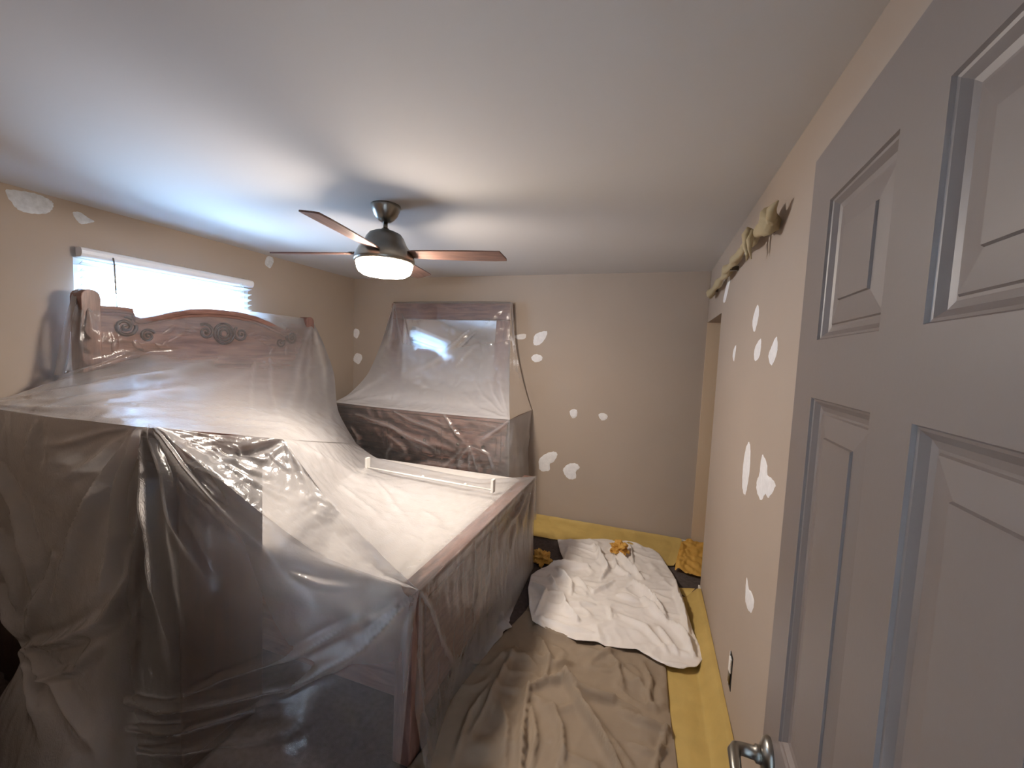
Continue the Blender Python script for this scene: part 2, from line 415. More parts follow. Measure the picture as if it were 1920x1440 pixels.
# uncovered outlet in the right wall
ou = empty('wall_outlet', (XR, 2.0, 0.285)); tag(ou, 'uncovered electrical outlet with dark box and chipped white edge low on the wall', 'outlet')
MB().box(-0.002, 0.0005, -0.026, 0.026, -0.078, 0.078).obj('outlet_box', M['black'], ou)
MB().box(-0.010, -0.002, -0.021, 0.012, 0.0, 0.066).obj('receptacle', M['white_metal'], ou, bevel=0.003)
MB().box(-0.008, -0.002, -0.014, 0.016, -0.058, -0.008).obj('receptacle', M['pewter'], ou, bevel=0.003)
MB().prism([(0.026, -0.085), (0.036, -0.06), (0.033, 0.0), (0.037, 0.07), (0.026, 0.08)], 'X', -0.003, 0.0).obj('chipped_plaster', M['spackle'], ou)

# ------------------------------------------------------------------ the open door
DA = math.radians(2.4586)
DW, DH, DT = 0.712, 2.025, 0.035
dr = structure(empty('door_1', (0.2531, 0.8872, 0.006)))
# local frame: +x runs from the latch edge to the hinge, -y is the face toward the room
ang = math.atan2(-math.cos(DA), -math.sin(DA)); dr.rotation_euler = (0, 0, ang)
cols = ((0.098, 0.312), (0.400, 0.614)); rows_ = ((1.705, 1.925), (1.012, 1.612), (0.22, 0.80))
xs = [0, cols[0][0], cols[0][1], cols[1][0], cols[1][1], DW]
zs = [0, rows_[2][0], rows_[2][1], rows_[1][0], rows_[1][1], rows_[0][0], rows_[0][1], DH]
fr = MB()
FACE = -1
for i in range(5):
    for j in range(7):
        if i in (1, 3) and j in (1, 3, 5): continue
        fr.box(xs[i], xs[i+1], 0.0, DT, zs[j], zs[j+1])
me_o = fr.obj('door_slab', M['door'], dr)
bm = bmesh.new(); bm.from_mesh(me_o.data); bmesh.ops.remove_doubles(bm, verts=bm.verts, dist=1e-5)
# drop the inner double faces
seen = {}
for f in list(bm.faces):
    k = tuple(sorted(v.index for v in f.verts)); seen.setdefault(k, []).append(f)
bmesh.ops.delete(bm, geom=[f for fs in seen.values() if len(fs) > 1 for f in fs], context='FACES_ONLY')
bm.to_mesh(me_o.data); bm.free()
for (x0, x1) in cols:
    for (z0, z1) in rows_:
        v = []; f = []
        # nested rings: sticking slope, groove, raised field (both faces)
        for side in (0, 1):
            base = len(v)
            prof = ((0.0, 0.0), (0.002, 0.0035), (0.005, 0.0045), (0.012, 0.0105), (0.019, 0.0125), (0.022, 0.0125), (0.024, 0.0105), (0.056, 0.0075), (0.0575, 0.0045))
            for ins, dep in prof:
                y = dep if side == 0 else DT-dep
                v += [(x0+ins, y, z0+ins), (x1-ins, y, z0+ins), (x1-ins, y, z1-ins), (x0+ins, y, z1-ins)]
            for r in range(len(prof)-1):
                for k in range(4):
                    a = base+r*4+k; b2 = base+r*4+(k+1) % 4
                    f.append((a, b2, b2+4, a+4) if side == 0 else (a, a+4, b2+4, b2))
            e = base+(len(prof)-1)*4
            f.append((e, e+1, e+2, e+3) if side == 0 else (e+3, e+2, e+1, e))
        mesh_obj('door_panel', v, f, M['door'], dr, recalc=False)
# which local y side faces the room: decide by geometry (room side is -X world)
lever_y = 0.0
hd = MB().lathe([(0.0, 0.0), (0.030, 0.0), (0.033, 0.004), (0.032, 0.009), (0.022, 0.013), (0.0, 0.013)], 28)
def door_hw(side):
    sgn = -1 if side == 0 else 1
    y0 = 0.0 if side == 0 else DT
    ro = MB()
    def L_(a, bb, c): return (0.062+a, y0+sgn*c, 0.945+bb)
    nseg = 28; pr = [(0.033, 0.0), (0.034, 0.004), (0.031, 0.010), (0.022, 0.014), (0.016, 0.017)]
    v = []; f = []
    for r, c in pr:
        for k in range(nseg): a = 2*math.pi*k/nseg; v.append(L_(r*math.cos(a), r*math.sin(a), c))
    for i in range(len(pr)-1):
        for k in range(nseg): f.append((i*nseg+k, i*nseg+(k+1) % nseg, (i+1)*nseg+(k+1) % nseg, (i+1)*nseg+k))
    f.append(tuple(range((len(pr)-1)*nseg, len(pr)*nseg)))
    h = mesh_obj('door_lever', v, f, M['nickel'], dr, smooth=True)
    nk = MB().tube([L_(0, 0, 0.014), L_(0, 0, 0.024), L_(0, 0, 0.026), L_(0, 0, 0.045), L_(0.003, 0, 0.056), L_(0.012, 0, 0.061),
                    L_(0.05, -0.002, 0.062), L_(0.09, -0.006, 0.060), L_(0.112, -0.009, 0.056)],
                   [0.015, 0.015, 0.0115, 0.011, 0.0112, 0.011, 0.0095, 0.0085, 0.006], 14)
    nk.obj('lever_arm', M['nickel'], h, smooth=True)
door_hw(0); door_hw(1)
box('latch_plate', M['nickel'], dr, -0.0012, 0.0006, 0.005, 0.030, 0.915, 0.975, 0.0)
for z in (0.2, 1.0, 1.82):
    MB().lathe([(0.006, 0), (0.006, 0.09)], 12, (DW+0.004, DT*0.5, z)).obj('hinge', M['nickel'], dr)

# ------------------------------------------------------------------ ceiling fan
FX, FY = -1.418, 1.935
fan = empty('ceiling_fan', (FX, FY, ZC)); tag(fan, 'brushed nickel ceiling fan with four dark wood blades and lit opal bowl', 'ceiling fan')
MB().lathe([(0.0, 0.0), (0.078, 0.0), (0.079, -0.006), (0.074, -0.025), (0.062, -0.052), (0.044, -0.074), (0.026, -0.086), (0.0, -0.088)][::-1], 40).obj('canopy', M['nickel'], fan, smooth=True)
MB().lathe([(0.012, -0.14), (0.012, -0.08)], 20).obj('downrod', M['pewter'], fan, smooth=True)
MB().lathe([(0.0, -0.31), (0.150, -0.308), (0.160, -0.302), (0.160, -0.285), (0.154, -0.262), (0.138, -0.235), (0.118, -0.212), (0.108, -0.192), (0.100, -0.172), (0.085, -0.152), (0.055, -0.138), (0.018, -0.132), (0.0, -0.132)], 48).obj('motor_housing', M['nickel'], fan, smooth=True)
MB().lathe([(0.018, -0.140), (0.026, -0.132), (0.02, -0.122), (0.013, -0.118)], 24).obj('coupling', M['pewter'], fan, smooth=True)
MB().lathe([(0.0, -0.381), (0.07, -0.379), (0.115, -0.371), (0.135, -0.358), (0.143, -0.345), (0.150, -0.312), (0.0, -0.310)], 48).obj('light_bowl', M['bowl'], fan, smooth=True)
pts_b = [(0.12, -0.036), (0.16, -0.045), (0.25, -0.053), (0.45, -0.062), (0.60, -0.066), (0.635, -0.066), (0.665, 0.02), (0.665, 0.045), (0.60, 0.052), (0.45, 0.055), (0.25, 0.050), (0.16, 0.044), (0.12, 0.036)]
bdat = idat = None
for k, a in enumerate((15, 103, 190, 281)):
    if bdat is None:
        bo = MB().prism(pts_b, 'Z', -0.004, 0.004).obj('blade', M['blade'], fan, bevel=0.0015); bdat = bo.data
        io = MB().prism([(0.09, -0.022), (0.15, -0.030), (0.20, -0.022), (0.22, 0.0), (0.20, 0.022), (0.15, 0.030), (0.09, 0.022)], 'Z', 0.004, 0.009).obj('blade_iron', M['pewter'], bo, bevel=0.0015); idat = io.data
    else:
        bo = link(bpy.data.objects.new('blade', bdat)); bo.parent = fan
        io = link(bpy.data.objects.new('blade_iron', idat)); io.parent = bo
    bo.location = (0, 0, -0.255)
    bo.rotation_euler = Matrix.Rotation(math.radians(a), 4, 'Z').to_euler() if False else (Matrix.Rotation(math.radians(a), 3, 'Z') @ Matrix.Rotation(math.radians(-11), 3, 'X')).to_euler()

# ------------------------------------------------------------------ bed
BY = 2.265
bed = empty('bed', (-2.0, BY, 0)); tag(bed, 'red brown wooden bed with arched carved headboard under clear plastic', 'bed')
def bedobj(name, mb, mat, parent=bed, **k):
    mb.v = [(x+2.0, y-BY, z) for x, y, z in mb.v] if parent is bed else mb.v
    return mb.obj(name, mat, parent, **k)
half = [(0.0, 1.902), (0.12, 1.898), (0.25, 1.880), (0.36, 1.850), (0.46, 1.815), (0.52, 1.795), (0.555, 1.790), (0.578, 1.800), (0.588, 1.825), (0.592, 1.846), (0.66, 1.848), (0.752, 1.842)]
top = [(BY-c, z) for c, z in reversed(half)]+[(BY+c, z) for c, z in half[1:]]
panel_out = [(BY-0.752, 0.30)]+top+[(BY+0.752, 0.30)]
bedobj('headboard', MB().prism(panel_out[::-1], 'X', -3.14, -3.095), M['wood_y'], bevel=0.002)
# crown moulding along the arch
mo = MB()
sec = [(-0.0, -0.050), (0.012, -0.050), (0.016, -0.035), (0.026, -0.028), (0.030, -0.010), (0.030, 0.004), (0.0, 0.006)]
v = []; f = []
for i, (y, z) in enumerate(top):
    for sx, sz in sec: v.append((-3.095+sx, y, z+sz))
ns = len(sec)
for i in range(len(top)-1):
    for k in range(ns): f.append((i*ns+k, i*ns+(k+1) % ns, (i+1)*ns+(k+1) % ns, (i+1)*ns+k))
f.append(tuple(range(ns))); f.append(tuple((len(top)-1)*ns+k for k in range(ns)))
bedobj('crown_moulding', MB().add(v, f), M['wood_y'])
for s in (-1, 1):
    yc = BY+s*0.797
    out = [(yc-0.045, 0.0), (yc+0.045, 0.0), (yc+0.045, 1.86)]+[(yc+0.045*math.cos(t), 1.89+0.045*math.sin(t)) for t in np.linspace(0, math.pi, 9)]+[(yc-0.045, 1.86)]
    bedobj('bed_post', MB().prism(out, 'X', -3.16, -3.055), M['wood_z'], bevel=0.004)
bedobj('headboard_rail', MB().box(-3.095, -3.075, BY-0.752, BY+0.752, 1.50, 1.56), M['wood_y'], bevel=0.006)
for k in range(3):
    y0 = BY-0.72+k*0.49
    bedobj('headboard_panel', MB().box(-3.095, -3.083, y0, y0+0.46, 0.75, 1.47), M['wood_y'], bevel=0.01)
# carved ornament
def scroll(y, z, r0, turns, flip, rot, rad):
    pts = []; rr = []
    n = int(26*turns)
    for i in range(n+1):
        t = i/n; a = rot+flip*t*turns*2*math.pi; r = r0*(1-t)**1.2+0.004
        pts.append((-3.092+0.010*t, y+r*math.cos(a), z+r*math.sin(a))); rr.append(rad*(1-0.45*t))
    bedobj('carved_scroll', MB().tube(pts, rr, 8), M['wood_dark'], smooth=True)
def leaf(y, z, ln, wd, a):
    v = []; f = []; n = 9
    for i in range(n):
        t = i/(n-1); w = wd*math.sin(math.pi*min(1, t*1.02))**0.7*(1-0.3*t); bend = 0.25*ln*t*t
        for k, (s, hgt) in enumerate(((-1, 0.0), (-0.5, 0.010), (0, 0.006), (0.5, 0.010), (1, 0.0))):
            yy = t*ln; zz = s*w+bend
            v.append((-3.094+hgt*math.sin(math.pi*t)+0.002, y+yy*math.cos(a)-zz*math.sin(a), z+yy*math.sin(a)+zz*math.cos(a)))
    for i in range(n-1):
        for k in range(4): f.append((i*5+k, i*5+k+1, (i+1)*5+k+1, (i+1)*5+k))
    bedobj('carved_leaf', MB().add(v, f), M['wood_y'], smooth=True)
for s in (-1, 1):
    scroll(BY+s*0.62, 1.735, 0.062, 2.2, s, math.pi/2, 0.012)
    scroll(BY+s*0.50, 1.685, 0.040, 1.8, -s, 0.5, 0.009)
    for i, (dy, z, ln, a) in enumerate(((0.66, 1.66, 0.11, -1.2), (0.58, 1.66, 0.10, -2.0), (0.46, 1.64, 0.10, -2.6), (0.42, 1.70, 0.12, 2.7))):
        leaf(BY+s*dy, z, ln, 0.022, a if s > 0 else math.pi-a)
    scroll(BY+s*0.135, 1.735, 0.055, 1.9, s, 2.2, 0.011)
    for i in range(6):
        leaf(BY+s*(0.15+0.045*i), 1.745-0.016*i, 0.085, 0.017, (0.5-0.22*i) if s > 0 else math.pi-(0.5-0.22*i))
for r in (0.075, 0.052, 0.030):
    pts = [(-3.088, BY+r*math.cos(a), 1.73+r*1.0*math.sin(a)) for a in np.linspace(0, 2*math.pi, 33)]
    bedobj('carved_rosette', MB().tube(pts, 0.0085, 8), M['wood_dark'], smooth=True)
for y0, y1 in ((1.395, 1.43), (3.10, 3.135)):
    bedobj('side_rail', MB().box(-3.05, -0.86, y0, y1, 0.22, 0.46), M['wood_x'], bevel=0.004)
# footboard
FBX = -0.80
bedobj('footboard', MB().box(-0.865, -0.835, 1.40, 3.0, 0.12, 0.69), M['wood_y'], bevel=0.004)
bedobj('footboard_rail', MB().box(-0.90, -0.806, 1.33, 3.06, 0.69, 0.722), M['wood_y'], bevel=0.006)
for y0 in (1.335, 2.985):
    bedobj('footboard_post', MB().box(-0.895, -0.815, y0, y0+0.08, 0.0, 0.69), M['wood_z'], bevel=0.005)
for k in range(3):
    y0 = 1.45+k*0.515
    bedobj('footboard_panel', MB().box(-0.835, -0.820, y0, y0+0.47, 0.20, 0.63), M['wood_y'], bevel=0.008)
# mattress and box spring lie on the bed
def cushion(name, x0, x1, y0, y1, z0, z1, mat, r=0.05):
    return MB().box(x0, x1, y0, y1, z0, z1).obj(name, mat, None, bevel=r, segs=4, smooth=True)
tag(cushion('box_spring', -3.04, -0.90, 1.44, 3.09, 0.26, 0.46, M['box_cloth'], 0.03), 'dark box spring inside the bed frame', 'box spring')
tag(cushion('mattress', -3.04, -0.92, 1.44, 3.09, 0.462, 0.69, M['mattress'], 0.05), 'white mattress on the bed beneath the plastic', 'mattress')

# ------------------------------------------------------------------ near chest (dark, under the same sheet)
ch = empty('chest_of_drawers', (-2.2, 1.155, 0)); tag(ch, 'dark stained tall chest beside the bed hidden under draped plastic', 'chest')
CX0, CX1, CY0, CY1 = -0.68, 0.62, -0.17, 0.17
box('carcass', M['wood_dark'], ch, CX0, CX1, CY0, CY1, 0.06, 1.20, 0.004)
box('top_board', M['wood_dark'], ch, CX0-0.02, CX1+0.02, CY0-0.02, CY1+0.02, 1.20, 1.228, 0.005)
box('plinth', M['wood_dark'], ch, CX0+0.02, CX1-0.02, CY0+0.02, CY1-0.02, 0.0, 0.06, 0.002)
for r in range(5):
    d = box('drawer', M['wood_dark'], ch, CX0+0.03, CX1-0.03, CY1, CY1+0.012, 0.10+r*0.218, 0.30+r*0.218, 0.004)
    for x in (-0.33, 0.27):
        MB().lathe([(0.006, 0.0), (0.008, 0.012), (0.016, 0.018), (0.015, 0.026), (0.0, 0.029)], 14).obj('knob', M['pewter'], d, smooth=True).matrix_local = Matrix.Translation((x, CY1+0.012, 0.20+r*0.218)) @ Matrix.Rotation(-math.pi/2, 4, 'X')
kb = empty('keepsake_box', (-1.675, 0.985, 1.228)); tag(kb, 'small dark wooden box propping the plastic on the chest corner', 'box')
box('box_body', M['wood_dark'], kb, -0.05, 0.05, -0.025, 0.025, 0.0, 0.085, 0.003)
box('box_lid', M['wood_dark'], kb, -0.053, 0.053, -0.028, 0.028, 0.085, 0.106, 0.004)

# ------------------------------------------------------------------ dresser and mirror
ds = empty('dresser', (-2.09, 3.60, 0)); tag(ds, 'wide red brown wooden dresser with panelled drawers against the back wall', 'dresser')
DXa, DXb, DYa, DYb = -0.925, 0.925, -0.235, 0.25
box('carcass', M['wood_x'], ds, DXa+0.01, DXb-0.01, DYa+0.015, DYb, 0.08, 1.065, 0.003)
box('top_board', M['wood_x'], ds, DXa-0.012, DXb+0.012, DYa-0.012, DYb, 1.065, 1.092, 0.006)
box('plinth', M['wood_x'], ds, DXa+0.03, DXb-0.03, DYa+0.04, DYb, 0.0, 0.08, 0.003)
box('frieze', M['wood_x'], ds, DXa+0.005, DXb-0.005, DYa+0.006, DYa+0.016, 0.985, 1.06, 0.003)
for c in range(3):
    for r in range(3):
        x0 = DXa+0.05+c*0.59; z0 = 0.13+r*0.285
        d = box('drawer', M['wood_x'], ds, x0, x0+0.565, DYa, DYa+0.016, z0, z0+0.265, 0.005)
        box('drawer_field', M['wood_x'], d, x0+0.04, x0+0.525, DYa-0.006, DYa, z0+0.04, z0+0.225, 0.005)
        for xk in (x0+0.16, x0+0.405):
            MB().lathe([(0.006, 0.0), (0.008, 0.010), (0.015, 0.016), (0.014, 0.022), (0.0, 0.025)], 14).obj('knob', M['pewter'], d, smooth=True).matrix_local = Matrix.Translation((xk, DYa-0.006, z0+0.1325)) @ Matrix.Rotation(math.pi/2, 4, 'X')
mi = empty('mirror', (-2.0, 3.750, 1.0935)); mi.rotation_euler = (math.radians(-4.2), 0, 0); tag(mi, 'large wood framed mirror standing on the dresser behind plastic', 'mirror')
MX0, MX1, MZ = -0.672, 0.672, 1.066
box('frame_rail', M['wood_x'], mi, MX0-0.012, MX1+0.012, -0.03, 0.03, MZ-0.165, MZ, 0.006)
box('frame_rail', M['wood_x'], mi, MX0, MX1, -0.022, 0.022, 0.0, 0.10, 0.006)
for x0 in (MX0, MX1-0.145):
    box('frame_stile', M['wood_z'], mi, x0, x0+0.145, -0.022, 0.022, 0.10, MZ-0.165, 0.006)
box('mirror_glass', M['mirror'], mi, MX0+0.14, MX1-0.14, -0.006, 0.0, 0.095, MZ-0.16, 0.0)
box('backing_board', M['wood_dark'], mi, MX0+0.14, MX1-0.14, 0.001, 0.012, 0.095, MZ-0.16, 0.0)

# ------------------------------------------------------------------ plastic film
def catmull(rows, n, tens):
    """interpolate a (k, ...) array along axis 0 to n samples; tens 0 = straight, 1 = full Catmull-Rom"""
    A = np.asarray(rows, float); k = len(A)
    t = np.linspace(0, k-1, n); i = np.minimum(t.astype(int), k-2); u = (t-i)
    p1 = A[i]; p2 = A[i+1]; p0 = A[np.maximum(i-1, 0)]; p3 = A[np.minimum(i+2, k-1)]
    u = u.reshape((-1,)+(1,)*(A.ndim-1))
    cr = 0.5*((2*p1)+(-p0+p2)*u+(2*p0-5*p1+4*p2-p3)*u*u+(-p0+3*p1-3*p2+p3)*u**3)
    return (p1*(1-u)+p2*u)*(1-tens)+cr*tens

def seg_dist(pt, poly):
    best = np.full(len(pt), 1e9); along = np.zeros(len(pt)); L = 0.0
    tot = sum(np.linalg.norm(np.subtract(poly[i+1], poly[i])) for i in range(len(poly)-1))
    for i in range(len(poly)-1):
        a = np.array(poly[i], float); b_ = np.array(poly[i+1], float); d = b_-a; l2 = d@d
        t = np.clip(((pt-a)@d)/l2, 0, 1); q = a+t[:, None]*d
        dd = np.hypot(*(pt-q).T)
        m_ = dd < best
        best[m_] = dd[m_]; along[m_] = (L+t[m_]*math.sqrt(l2))/tot; L += math.sqrt(l2)
    return best, along

def nz(pts, scale, seed=0.0):
    return np.array([mnoise.noise(Vector((p[0]*scale+seed, p[1]*scale-seed*0.7, p[2]*scale+seed*1.3))) for p in pts])

class Sheet:
    def __init__(s): s.V = []; s.F = []; s.H = []
    def patch(s, ctrl, nu, nv, tu=1.0, tv=1.0, haze=1.0, folds=(), crease=0.004, cs=7.0, stretch=(1, 1, 1), toward=(0, 0, CAM_H), sag=None):
        """ctrl: rows of points (or (point, haze)); folds: (pixel polyline, width px, height m)"""
        C = np.array([[np.asarray(p, float) for p in r] for r in ctrl])
        G = catmull(C, nu, tu)                      # nu x k x 3
        G = np.swapaxes(catmull(np.swapaxes(G, 0, 1), nv, tv), 0, 1)
        if np.ndim(haze) == 2:
            H = catmull(np.array(haze, float), nu, 0); H = np.swapaxes(catmull(H.T, nv, 0), 0, 1)
        else: H = np.full((nu, nv), float(haze))
        du = np.gradient(G, axis=0); dv = np.gradient(G, axis=1)
        Nn = np.cross(du, dv); Nn /= np.linalg.norm(Nn, axis=2, keepdims=True)+1e-9
        pts = G.reshape(-1, 3); Nn = Nn.reshape(-1, 3)
        tw = np.asarray(toward, float)-pts
        sg = np.sign((Nn*tw).sum(1).mean()); Nn *= sg if sg != 0 else 1
        disp = np.zeros(len(pts))
        ii, jj = np.meshgrid(np.linspace(0, 1, nu), np.linspace(0, 1, nv), indexing='ij')
        edge = np.minimum(np.minimum(ii, 1-ii), np.minimum(jj, 1-jj)).reshape(-1)
        emask = np.clip(edge/0.04, 0, 1)
        if crease > 0:
            q = pts*np.array(stretch)
            a = nz(q, cs, 3.1); b_ = nz(q, cs*2.3, 9.7)
            disp += crease*(1-np.abs(a)*2.2)+crease*0.4*(1-np.abs(b_)*2.2)
        disp *= emask
        if folds:
            px = project(pts)
            wob = 5.0*np.stack([nz(pts, 4.5, 21.0), nz(pts, 4.5, 33.0)], -1); bead = nz(pts, 6.0, 44.0)
            for poly, w, amp in folds:
                d, al = seg_dist(px+wob*min(1.0, w/5), poly)
                w_ = w*(0.55+0.95*al)
                prof = np.exp(-(d/w_)**1.35)-0.30*np.exp(-((d-2.1*w_)/(1.1*w_))**2)
                prof = prof*np.clip((1-al)*2.2, 0, 1)**1.2*(0.5+0.5*np.clip(al*5, 0, 1))*(1+0.5*bead)
                disp += amp*prof*np.clip(edge/0.03, 0, 1)
                H = H+(0.30*np.exp(-(d/(w_*0.8))**2)*np.clip((1-al)*2, 0, 1)*min(1, abs(amp)/0.01)).reshape(nu, nv)
        pts = pts+Nn*disp[:, None]
        b0 = len(s.V) and sum(len(x) for x in s.V)
        idx = np.arange(nu*nv).reshape(nu, nv)+b0
        s.F.append(np.stack([idx[:-1, :-1], idx[1:, :-1], idx[1:, 1:], idx[:-1, 1:]], -1).reshape(-1, 4))
        s.V.append(pts); s.H.append(H.reshape(-1))
    def build(s, name, mat, floor=0.004):
        V = np.concatenate(s.V); F = np.concatenate(s.F); H = np.concatenate(s.H)
        V[:, 2] = np.maximum(V[:, 2], floor)
        me = bpy.data.meshes.new(name); me.from_pydata(V.tolist(), [], F.tolist())
        me.polygons.foreach_set('use_smooth', [True]*len(F))
        at = me.attributes.new('haze', 'FLOAT', 'POINT'); at.data.foreach_set('value', np.clip(H, 0, 3).astype(np.float32))
        me.materials.append(mat)
        return link(bpy.data.objects.new(name, me))

A1 = P(258, 800, Y=0.93); A2 = P(292, 800, Y=0.93)
Bp = P(530, 823, Y=1.36); Cp = P(786, 1107, X=-0.80); Dp = P(1006, 893, X=-0.80)
Ep = P(742, 873, Z=0.735)

E0 = P(668, 832, Y=3.02)
# --- sheet over the bed
S = Sheet()
rows = [
 [P(147, 541, X=-3.10), P(182, 545, X=-3.10), P(290, 562, X=-3.12), P(400, 575, X=-3.12), P(520, 590, X=-3.11), P(585, 599, X=-3.10)],
 [P(136, 600, X=-3.07), P(186, 622, X=-3.02), P(292, 640, X=-3.03), P(400, 640, X=-3.03), P(520, 640, X=-3.0), P(607, 645, Y=3.16)],
 [P(119, 705, X=-3.06), P(168, 693, X=-3.02), P(280, 670, X=-2.98), P(400, 690, X=-2.85), P(530, 700, X=-2.78), P(626, 700, Y=3.20)],
 [P(40, 736, X=-3.0), P(110, 722, X=-2.85), P(250, 735, X=-2.45), P(400, 760, X=-2.2), P(545, 765, X=-2.4), P(634, 770, Y=3.16)],
 [P(-60, 760, Y=0.95), P(100, 781, Y=0.935), A1, P(410, 812, Y=1.12), Bp, E0],
]
hz = [[1.0, 0.8, 0.9, 0.9, 0.9, 1.0], [0.7, 0.25, 0.22, 0.22, 0.45, 1.0], [0.8, 0.5, 0.7, 0.6, 0.75, 1.1], [1.2, 1.2, 1.0, 0.8, 0.8, 1.2], [1.5, 1.5, 1.4, 1.2, 1.3, 1.3]]
f1 = [([(0, 747), (120, 708), (203, 678), (266, 646), (330, 612)], 6, 0.016), ([(60, 745), (250, 715), (391, 680), (516, 628), (583, 602)], 9, 0.022),
      ([(0, 757), (200, 745), (420, 725), (560, 640)], 7, 0.010), ([(0, 764), (250, 770), (430, 760)], 6, 0.008), ([(583, 602), (560, 680), (540, 790)], 7, 0.010),
      ([(583, 602), (578, 690), (570, 800)], 5, 0.008), ([(587, 602), (605, 690), (620, 800)], 5, 0.010), ([(480, 660), (470, 760), (480, 815)], 4, 0.006),
      ([(505, 650), (510, 740), (530, 810)], 4, 0.006), ([(349, 585), (344, 620), (310, 650)], 4, 0.006), ([(160, 560), (172, 620), (200, 640)], 5, 0.008),
      ([(152, 560), (150, 640), (160, 690)], 5, 0.008), ([(205, 615), (215, 635), (190, 680)], 4, 0.006), ([(300, 805), (420, 815), (520, 822)], 4, 0.006)]
S.patch(rows, 130, 170, 0.8, 0.55, hz, f1, crease=0.006, cs=5, stretch=(1, 0.6, 2.2))
# behind the headboard
S.patch([[r + np.array([-0.0, 0, 0]) for r in rows[0]], [P(140, 541, X=-3.185)*np.array([1, 1, 0])+np.array([0, 0.0, 1.2])]+[np.array([-3.19, y, 1.2]) for y in (1.55, 1.9, 2.3, 2.8, 3.12)]], 12, 40, 0, 0.5, 0.9, crease=0.004)
# left return between the headboard and the wall, lit by the window gap
S.patch([[r[0] for r in rows[:3]], [rows[0][0]+np.array([-0.05, 0.0, -0.02]), rows[1][0]+np.array([-0.06, -0.004, 0.0]), rows[2][0]+np.array([-0.07, -0.008, 0.0])]], 14, 40, 0, 0.8, 1.3, crease=0.004)
# right flank of the headboard down to the mattress
fl = [
 [rows[0][5], rows[0][5]+np.array([-0.05, 0.02, -0.01])],
 [rows[1][5], rows[1][5]+np.array([-0.06, 0.03, 0.0])],
 [rows[2][5], rows[2][5]+np.array([-0.10, 0.02, 0.0])],
 [rows[3][5], rows[3][5]+np.array([-0.15, 0.03, -0.1])],
 [rows[4][5], rows[4][5]+np.array([-0.2, 0.12, -0.4])]]
S.patch(fl, 60, 14, 0.8, 0, 0.9, crease=0.004)
# bed top, running from the raised near ridge to the far edge and the footboard
bt = [
 [E0, P(705, 858, Z=0.745), P(800, 880, Z=0.735), P(900, 898, Z=0.73), Dp],
 [Bp+(E0-Bp)*0.68, P(690, 872, Z=0.75), P(780, 905, Z=0.735), P(880, 925, Z=0.72), P(958, 940, X=-0.80)],
 [Bp+(E0-Bp)*0.34, P(645, 900, Y=1.9), P(745, 945, Z=0.76), P(845, 965, Z=0.725), P(900, 996, X=-0.80)],
 [Bp, P(612, 934, Y=1.36), P(680, 1003, Y=1.35), P(735, 1060, Y=1.345), Cp]]
hb = [[1.3, 1.6, 1.7, 0.9, 0.3], [1.3, 1.8, 1.8, 0.9, 0.3], [1.4, 1.7, 1.8, 1.0, 0.3], [1.4, 1.6, 1.5, 0.9, 0.3]]
f2 = [([(531, 824), (640, 880), (753, 925), (860, 945)], 12, 0.010), ([(640, 910), (700, 960), (745, 1010)], 4, 0.005), ([(700, 900), (740, 950), (790, 1010)], 4, 0.005),
      ([(800, 985), (840, 1000), (870, 1005)], 4, 0.006), ([(790, 960), (830, 985)], 4, 0.006), ([(760, 1000), (800, 1020), (840, 1045)], 4, 0.005),
      ([(1003, 896), (960, 905), (930, 930)], 4, 0.008), ([(1003, 896), (980, 915), (960, 950)], 4, 0.006)]
S.patch(bt, 90, 110, 0.6, 0.35, hb, f2, crease=0.0035, cs=9, stretch=(1.6, 0.7, 1))
# lit slope between the chest corner, the ridge and the footboard corner
ridge = [A2, P(345, 846, Y=0.96), P(420, 905, Y=1.00), P(500, 970, Y=1.05), P(600, 1040, Y=1.14), P(700, 1085, Y=1.25), Cp]
top_e = [A2, P(410, 815, Y=1.14), Bp, P(590, 908, Y=1.36), P(655, 976, Y=1.352), P(725, 1050, Y=1.348), Cp]
mid_e = [A2]+[0.5*(ridge[i]+top_e[i])+np.array([0, 0.03, -0.035]) for i in range(1, 6)]+[Cp]
f3 = [([(531, 824), (470, 845), (410, 852)], 6, -0.022), ([(528, 830), (500, 860), (460, 870)], 4, 0.010), ([(400, 840), (460, 880), (540, 900)], 4, 0.008), ([(420, 870), (480, 905), (560, 925)], 4, 0.007),
      ([(440, 835), (470, 860), (520, 870)], 3, 0.007), ([(530, 830), (560, 880), (590, 950)], 4, 0.007), ([(450, 895), (520, 930), (580, 940)], 4, 0.006), ([(532, 826), (545, 890), (540, 930)], 3, 0.006),
      ([(500, 850), (540, 880), (570, 880)], 3, 0.006), ([(360, 835), (430, 865), (480, 870)], 3, 0.007)]
S.patch([top_e, mid_e, ridge], 60, 130, 0.7, 0.5, [[1.2]*7, [1.0, 0.9, 0.9, 1.2, 1.4, 1.4, 0.8], [0.9, 0.8, 0.7, 0.8, 1.2, 1.2, 0.6]], f3, crease=0.003, cs=17, stretch=(0.45, 1, 2.8))
